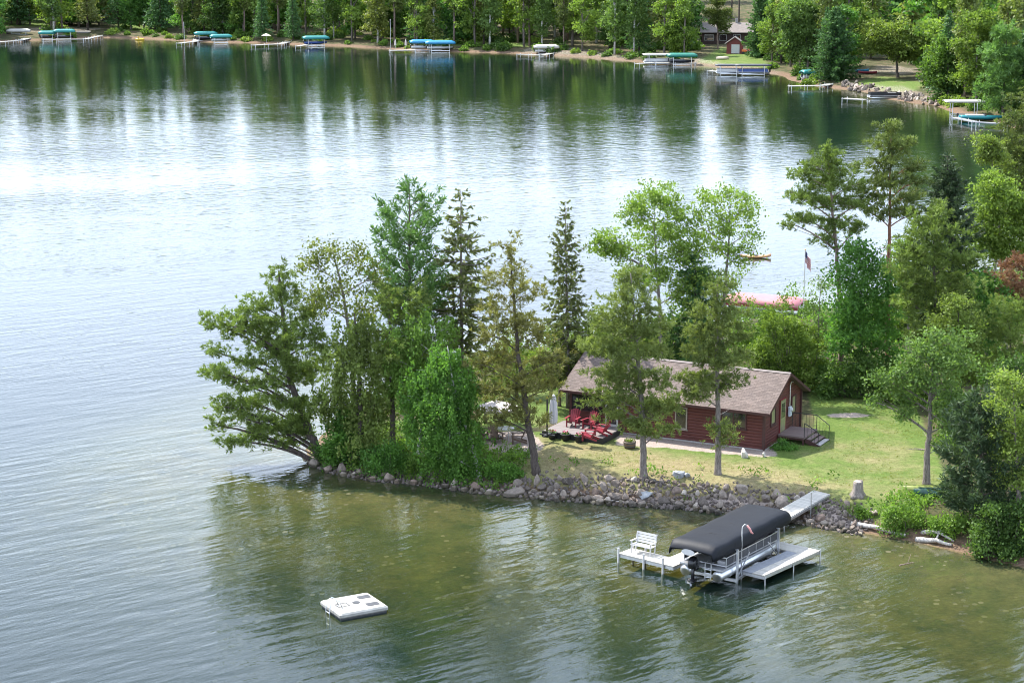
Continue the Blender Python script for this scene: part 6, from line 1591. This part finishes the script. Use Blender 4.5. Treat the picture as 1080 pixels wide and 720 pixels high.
def far_parasol(label, px, py, m, closed=False, z=0.6):
    p = P(px, py, z); t = thing('parasol', label, 'parasol', p)
    w = MB(); w.tube([(0, 0, 0), (0, 0, 2.6)], 0.05, 6); w.build('pole', M['white_paint'], t)
    w = MB()
    if closed: w.lathe([(0.05, 0.9), (0.28, 1.0), (0.22, 2.0), (0.04, 2.7)], n=10)
    else: w.lathe([(1.35, 1.95), (1.4, 2.0), (0.7, 2.4), (0.04, 2.65)], n=10)
    w.build('canopy', M[m], t)
far_parasol('open beige parasol on the far white dock', 281, 45.5, 'beige')
small_lift('teal canopied lift with a blue boat', 333, 49, 7.4, 3.0, r_(13), 'teal', 2.2, 'hull_blue', boat_label='blue boat under a teal canopy on the far shore')
small_dock('white dock beside the blue boat', [(314, 49), (326, 47), (350, 44)], 1.4)
small_dock('wide white dock left of the bright blue canopies', [(411, 53.5), (438, 53)], 2.6)
far_parasol('folded pale parasol at the left end of the wide white dock', 417, 52, 'umbrella_beige', True)
far_parasol('folded pale parasol at the right end of the wide white dock', 428, 52, 'umbrella_beige', True)
p = P(412, 53); t = thing('pole', 'tall thin white pole at the end of the wide white dock', 'pole', (p[0], p[1], 0))
w = MB(); w.tube([(0, 0, -1), (0, 0, 8.0)], 0.08, 6); w.build('shaft', M['white_paint'], t); w = MB(); w.lathe([(0.02, 0), (0.12, 0.06), (0.12, 0.16), (0.02, 0.22)], (0, 0, 8.0), 8); w.build('finial', M['white_paint'], t)
small_lift('bright blue canopied lift, left of the blue pair', 445, 54, 6.6, 3.0, r_(8), 'blue_canopy', 2.3, 'white_gloss', boat_label='white boat under the left bright blue canopy')
small_lift('bright blue canopied lift, right of the blue pair', 464, 54.5, 8.0, 3.2, r_(8), 'blue_canopy', 2.2, 'white_gloss', boat_label='white boat under the right bright blue canopy')
small_dock('white dock in front of the pale canopied lift', [(546, 57.5), (572, 58.5), (588, 55)], 1.6)
small_lift('pale grey canopied lift on the far shore near centre', 576, 58, 6.6, 3.0, r_(4), 'pale_canopy', 1.9, 'white_gloss', boat_label='white boat under the pale grey canopy near centre')
small_lift('pale canopied pontoon lift left of the green canopy', 694, 68, 7.6, 3.0, r_(2), 'pale_canopy', 2.3, None, rise=0.35)
boat_at('white pontoon boat under the pale canopy, left of the green one', (*P(694, 68)[:2], 0.3), r_(182), 7.0, 2.5, 'white_gloss', kind='pontoon')
small_lift('green canopied lift with dark sides', 719, 69, 7.2, 3.0, r_(2), 'green_canopy', 2.2, 'hull_black', boat_label='dark boat under the green canopy')
small_dock('white dock at the pale and green canopies', [(671, 67.5), (690, 66.5), (735, 67)], 1.6)
small_lift('flat dark canopied lift, left of the dark pair', 768, 79, 6.0, 3.0, r_(-3), 'dark_canopy', 2.1, None, rise=0.3)
small_lift('flat dark canopied lift, right of the dark pair', 794, 79.5, 8.2, 3.0, r_(-3), 'dark_canopy', 2.2, None, rise=0.3)
boat_at('white pontoon boat under the left dark canopy', (*P(768, 79)[:2], 0.3), r_(178), 5.6, 2.5, 'white_gloss', kind='pontoon')
boat_at('dark blue pontoon boat under the right dark canopy', (*P(794, 79.5)[:2], 0.3), r_(178), 7.2, 2.5, 'hull_blue', kind='pontoon')
small_dock('white dock left of the flat dark canopies', [(748, 75), (762, 76), (812, 76)], 1.6)
p = PG(762, 63); t = thing('rowboat', 'upturned beige rowboat on the grass above the dark canopies', 'rowboat', p, r_(3))
cm = canoe_mesh(3.2, 1.2, 0.6).build('hull', M['beige'], t, True); cm.rotation_euler = (PI, 0, 0); cm.location = (0, 0, 0.72)
w = MB(); w.tube([(-1.2, 0, 0.69), (0, 0, 0.735), (1.2, 0, 0.69)], 0.04, 6); w.build('keel', M['white_paint'], t)
small_dock('white L-shaped dock with a teal-covered craft', [(832, 91), (868, 90.5), (892, 85), (906, 82)], 1.6)
small_lift('small teal canopy over the L-shaped dock', 852, 86.5, 3.2, 2.2, r_(20), 'teal', 1.9, 'white_gloss', rise=0.7, boat_label='small white craft under the small teal canopy')
p = PG(907, 76); t = thing('canoe', 'blue canoe pulled up on the far grass', 'canoe', p, r_(12)); canoe_mesh(4.2, 0.9, 0.5).build('hull', M['blue_canopy'], t, True); w = MB(); w.box((0.6, 0, 0.36), (0.25, 0.7, 0.04)); w.build('seat', M['wood_brown'], t); w = MB(); w.box((-0.7, 0, 0.36), (0.25, 0.7, 0.04)); w.build('seat', M['wood_brown'], t)
p = PG(915, 78); t = thing('canoe', 'red canoe pulled up on the far grass beside the blue one', 'canoe', p, r_(-20)); canoe_mesh(4.0, 0.9, 0.5).build('hull', M['red_paint'], t, True); w = MB(); w.box((0.6, 0, 0.36), (0.25, 0.7, 0.04)); w.build('seat', M['wood_brown'], t); w = MB(); w.box((-0.7, 0, 0.36), (0.25, 0.7, 0.04)); w.build('seat', M['wood_brown'], t)
boat_at('black and silver pontoon boat beside the stony far bank', (*P(932, 104)[:2], 0.1), r_(182), 6.2, 2.5, 'hull_black', kind='pontoon')
small_dock('short white dock left of the black pontoon boat', [(890, 104), (913, 105.5)], 1.7)
small_lift('grey open-framed boat lift at the upper right', 1016, 123, 7.0, 2.9, r_(-3), 'pale_canopy', 2.6, None, rise=0.35)
boat_at('teal and white motorboat beside the grey lift at upper right', (*P(1035, 127)[:2], 0.05), r_(-4), 7.6, 2.5, 'hull_teal')
small_dock('narrow grey dock at the grey lift, upper right', [(1006, 124), (1030, 129), (1062, 131)], 1.2, 'grey_deck')

def house(name, label, px, py, L, B, hw, hr, rz, wallm, roofm, wins, door=None, cat='house', chimney=False):
    p = PG(px, py); t = thing(name, label, cat, p, rz)
    w = MB(); vs = [(sx * L / 2, y, z) for sx in (-1, 1) for y, z in ((-B / 2, -1.5), (B / 2, -1.5), (B / 2, hw), (0, hr), (-B / 2, hw))]
    w.add(vs, [(4, 3, 2, 1, 0), (5, 6, 7, 8, 9)] + [(i, (i + 1) % 5, (i + 1) % 5 + 5, i + 5) for i in range(5)]); w.build('wall', M[wallm], t)
    sl = (hr - hw) / (B / 2)
    for sg in (-1, 1):
        w = MB(); e = B / 2 + 0.5
        a = [(-L / 2 - 0.5, sg * e, hw - 0.5 * sl + 0.02), (L / 2 + 0.5, sg * e, hw - 0.5 * sl + 0.02), (L / 2 + 0.5, 0, hr + 0.02), (-L / 2 - 0.5, 0, hr + 0.02)]
        f = [(0, 1, 2, 3), (7, 6, 5, 4), (0, 4, 5, 1), (1, 5, 6, 2), (2, 6, 7, 3), (3, 7, 4, 0)]
        if sg > 0: f = [tuple(reversed(q)) for q in f]
        w.add(a + [(x, y, z + 0.18) for x, y, z in a], [tuple(reversed(q)) for q in f]); r = w.build('roof', M[roofm], t)
        if chimney and sg < 0: w = MB(); w.box((L * 0.2, 0.3, hr + 0.5), (0.7, 0.7, 1.6)); w.build('chimney', M['concrete'], r)
    for x, z, wd, h in wins:
        w = MB(); w.box((x, -B / 2 - 0.03, z), (wd + 0.2, 0.06, h + 0.2)); f = w.build('window', M['white_paint'], t)
        w = MB(); w.box((x, -B / 2 - 0.07, z), (wd, 0.03, h)); w.build('pane', M['glass'], f)
    if door:
        x, wd, h = door; w = MB(); w.box((x, -B / 2 - 0.04, h / 2), (wd, 0.08, h)); dd = w.build('door', M['white_paint'], t)
        w = MB(); w.box((x + wd * 0.38, -B / 2 - 0.10, h * 0.48), (0.08, 0.05, 0.25)); w.build('handle', M['steel_grey'], dd)
    return t
house('house', 'dark house with pinkish roof among the trees at the far upper left', 26, 18, 11, 7, 3.0, 5.2, r_(8), 'dark_wall', 'pink_roof', [(0.5, 1.6, 2.6, 1.5), (-3.2, 1.6, 1.2, 1.4), (3.6, 1.6, 1.2, 1.4)])
house('house', 'long low dark house with grey-brown roof on the far bank', 766, 45, 13, 8, 2.9, 5.0, r_(-4), 'dark_wall', 'slate_roof', [(-4.6, 1.5, 2.2, 1.4), (-1.0, 1.5, 1.6, 1.4), (2.6, 1.5, 1.8, 1.4)], None, chimney=True)
house('boathouse', 'small red shed with a white door in front of the long dark house', 775, 56, 4.4, 4.0, 2.5, 3.9, r_(82), 'shed_red', 'slate_roof', [], None, cat='shed')
def shed_door():
    p = PG(775, 56); q = None
    for o in bpy.data.objects:
        if o.name.startswith('boathouse'): q = o
    w = MB(); w.box((-2.24, -0.2, 1.1), (0.08, 2.0, 2.2)); dd = w.build('door', M['white_paint'], q); w = MB(); w.box((-2.30, 0.5, 1.0), (0.05, 0.08, 0.25)); w.build('handle', M['steel_grey'], dd)
shed_door()
p = PG(787, 57); t = thing('tractor', 'small orange-red garden tractor beside the red shed', 'tractor', p, r_(170))
w = MB(); w.box((0.5, 0, 0.75), (1.2, 0.7, 0.55), bev=0.1); w.box((-0.4, 0, 0.65), (0.9, 0.9, 0.35), bev=0.08); w.box((-0.65, 0, 1.1), (0.15, 0.5, 0.5), bev=0.05); w.build('body', M['orange'], t)
for x, r in ((0.75, 0.3), (-0.5, 0.45)):
    for sy in (-0.5, 0.5): w = MB(); w.tube([(x, sy - 0.12, r), (x, sy + 0.12, r)], r, 14); w.build('wheel', M['black_matt'], t)
p = PG(24, 26); t = thing('patio_table', 'white patio table in front of the dark far house at upper left', 'table', p)
w = MB(); w.lathe([(0.02, 0.7), (1.0, 0.7), (1.0, 0.78), (0.02, 0.78)], n=16); w.build('table_top', M['white_paint'], t)
for k in range(4): a = k * PI / 2; w = MB(); w.tube([(0.7 * math.cos(a), 0.7 * math.sin(a), 0), (0.7 * math.cos(a), 0.7 * math.sin(a), 0.72)], 0.06, 5); w.build('leg', M['white_paint'], t)

# grass tufts on the lawn and bank edges
def tufts():
    Cs = []
    n = 3000
    poly = [tuple(P(x, y, 1.3)[:2]) for x, y in [(500, 500), (560, 502), (660, 508), (760, 513), (860, 522), (905, 548), (985, 572), (1060, 585), (1080, 540), (1000, 505), (985, 470), (960, 420), (900, 400), (850, 410), (866, 455), (830, 488), (650, 476), (560, 480), (515, 470)]]
    xs = N.uniform(-4, 27, n * 3); ys = N.uniform(98, 136, n * 3); ok = sdist(xs, ys, poly) > 0; xs, ys = xs[ok][:n], ys[ok][:n]
    pt = N.uniform(0, 1, len(xs)) ; keep = (np.sin(xs * 0.9 + 2 * np.sin(ys * 0.4)) + np.sin(ys * 1.1 + xs * 0.3)) * 0.4 + pt > 0.45; xs, ys = xs[keep], ys[keep]
    k = 5; i2 = np.repeat(np.arange(len(xs)), k); z = height(xs, ys)
    C = np.stack([xs[i2] + N.normal(0, 0.07, len(i2)), ys[i2] + N.normal(0, 0.07, len(i2)), z[i2] + 0.05], -1)
    D = unit(N.normal(size=C.shape) * 0.5 + np.array([0, 0, 1.0])); L = N.uniform(0.06, 0.13, len(i2))
    o = leaf_mesh('grass', C, D, perp(D), L, L * 0.25, N.normal(0.5, 0.2, len(xs))[i2] + N.normal(0, 0.1, len(i2)), M['grass_blade']); tag(o, 'patchy grass on the lawn between the cabin and the stones', 'grass', kind='stuff')
tufts()
def verge():
    """weeds along the whole near bank"""
    n = 2600; t = N.uniform(0, fcum[-1] - 0.5, n); pts = np.array([falong(q) + fin(q) * abs(N.normal(2.3, 1.2)) for q in t])
    dens = 0.5 + 0.5 * np.sin(t * 0.8 + 1) ; keep = N.uniform(0, 1, n) < np.where(t < t_end * 0.42, 0.9, np.where(t > t_end, 0.85, 0.025)) * (0.4 + 0.6 * dens); pts = pts[keep]; pts = pts[np.isfinite(pts).all(1)]
    z = height(pts[:, 0], pts[:, 1]); i2 = np.repeat(np.arange(len(pts)), 22)
    C = np.stack([pts[i2, 0] + N.normal(0, 0.18, len(i2)), pts[i2, 1] + N.normal(0, 0.18, len(i2)), z[i2] + N.uniform(0.02, 0.45, len(i2))], -1)
    D = unit(N.normal(size=C.shape) + np.array([0, 0, 0.6])); L = N.uniform(0.1, 0.24, len(i2))
    o = leaf_mesh('undergrowth', C, D, perp(D), L, L * 0.5, N.normal(0.5, 0.18, len(pts))[i2] + N.normal(0, 0.1, len(i2)), M['leaf_shrub']); tag(o, 'weeds and ferns growing along the near bank', 'undergrowth', kind='stuff')
verge()

def understorey():
    n = 9000; xs = N.uniform(-14, 62, n); ys = N.uniform(100, 215, n)
    d = sdist(xs, ys, NEAR); lawnp = [tuple(P(x, y, 1.3)[:2]) for x, y in [(480, 480), (560, 505), (700, 520), (850, 528), (905, 550), (950, 545), (1000, 515), (990, 470), (960, 418), (905, 392), (850, 403), (840, 395), (600, 420), (540, 410), (500, 430)]]
    ok = (d > 1.2) & (sdist(xs, ys, lawnp) < -0.3) & (np.abs(xs / ys) < 0.28); pts = np.stack([xs[ok], ys[ok]], -1)
    z = height(pts[:, 0], pts[:, 1]); k = 20; i2 = np.repeat(np.arange(len(pts)), k)
    C = np.stack([pts[i2, 0] + N.normal(0, 0.3, len(i2)), pts[i2, 1] + N.normal(0, 0.3, len(i2)), z[i2] + N.uniform(0.05, 0.7, len(i2))], -1)
    D = unit(N.normal(size=C.shape) + np.array([0, 0, 0.5])); L = N.uniform(0.14, 0.30, len(i2))
    o = leaf_mesh('ground_cover', C, D, perp(D), L, L * 0.55, N.normal(0.45, 0.2, len(pts))[i2] + N.normal(0, 0.1, len(i2)), M['leaf_shrub']); tag(o, 'leafy woodland ground cover under the trees of the near shore', 'undergrowth', kind='stuff')
understorey()

# ------------------------------------------------------------------ light, sky, camera
SUN = Vector((-0.737 * math.cos(math.radians(52)), 0.676 * math.cos(math.radians(52)), math.sin(math.radians(52))))
sl = bpy.data.lights.new('sun', 'SUN'); sl.energy = 3.9; sl.angle = math.radians(0.5); sl.color = (1.0, 0.955, 0.88)
so = bpy.data.objects.new('sun', sl); COL.objects.link(so); so.rotation_euler = (-SUN).to_track_quat('-Z', 'Y').to_euler(); so.location = (0, 0, 80)
wd = bpy.data.worlds.new('World'); SC.world = wd; wd.use_nodes = True
nt = wd.node_tree; bg = nt.nodes['Background']
sky = nt.nodes.new('ShaderNodeTexSky'); sky.sky_type = 'NISHITA'; sky.sun_disc = False
sky.sun_elevation = math.radians(52); sky.sun_rotation = math.atan2(SUN.x, SUN.y)
sky.air_density = 1.0; sky.dust_density = 1.3; sky.ozone_density = 1.0; sky.altitude = 300
# thin bright clouds, thicker towards the horizon
tc = nt.nodes.new('ShaderNodeTexCoord'); mp = nt.nodes.new('ShaderNodeMapping'); mp.inputs['Scale'].default_value = (1, 1, 3.2); nt.links.new(tc.outputs['Generated'], mp.inputs['Vector'])
cn = noise(nt, mp.outputs[0], 2.2, 7, 0.62)
cf = ramp(nt, cn, [(0.34, (0.55, 0.55, 0.55)), (0.68, (1, 1, 1))])
se = nt.nodes.new('ShaderNodeSeparateXYZ'); nt.links.new(tc.outputs['Generated'], se.inputs[0])
el = nt.nodes.new('ShaderNodeMapRange'); el.interpolation_type = 'SMOOTHSTEP'
for k_, v_ in (('From Min', 0.14), ('From Max', 0.50), ('To Min', 1.0), ('To Max', 0.72)): el.inputs[k_].default_value = v_
nt.links.new(se.outputs['Z'], el.inputs['Value'])
cf = math_(nt, 'MULTIPLY', cf, el.outputs[0])
skc = mixc(nt, cf, sky.outputs[0], (5.6, 6.4, 7.8))
nt.links.new(skc, bg.inputs['Color']); bg.inputs['Strength'].default_value = 0.15
cam = bpy.data.cameras.new('camera'); co = bpy.data.objects.new('camera', cam); COL.objects.link(co)
co.location = (0, 0, CH); co.rotation_euler = (PI / 2 - CT, 0, 0)
cam.sensor_width = 36; cam.sensor_fit = 'HORIZONTAL'; cam.lens = CF / 1080 * 36; cam.clip_start = 0.5; cam.clip_end = 5000
SC.camera = co
SC.view_settings.view_transform = 'Standard'; SC.view_settings.look = 'None'; SC.view_settings.gamma = 1; SC.view_settings.exposure = 1.43
SC.render.engine = 'CYCLES'
cy = SC.cycles; cy.use_denoising = True
try: cy.denoiser = 'OPENIMAGEDENOISE'; cy.denoising_prefilter = 'ACCURATE'
except Exception: pass
cy.max_bounces = 8; cy.diffuse_bounces = 3; cy.glossy_bounces = 3; cy.transmission_bounces = 4; cy.transparent_max_bounces = 8; cy.volume_bounces = 0
cy.caustics_reflective = False; cy.caustics_refractive = False; cy.sample_clamp_indirect = 6; cy.sample_clamp_direct = 0
cy.use_adaptive_sampling = True; cy.adaptive_threshold = 0.01; cy.filter_width = 1.0
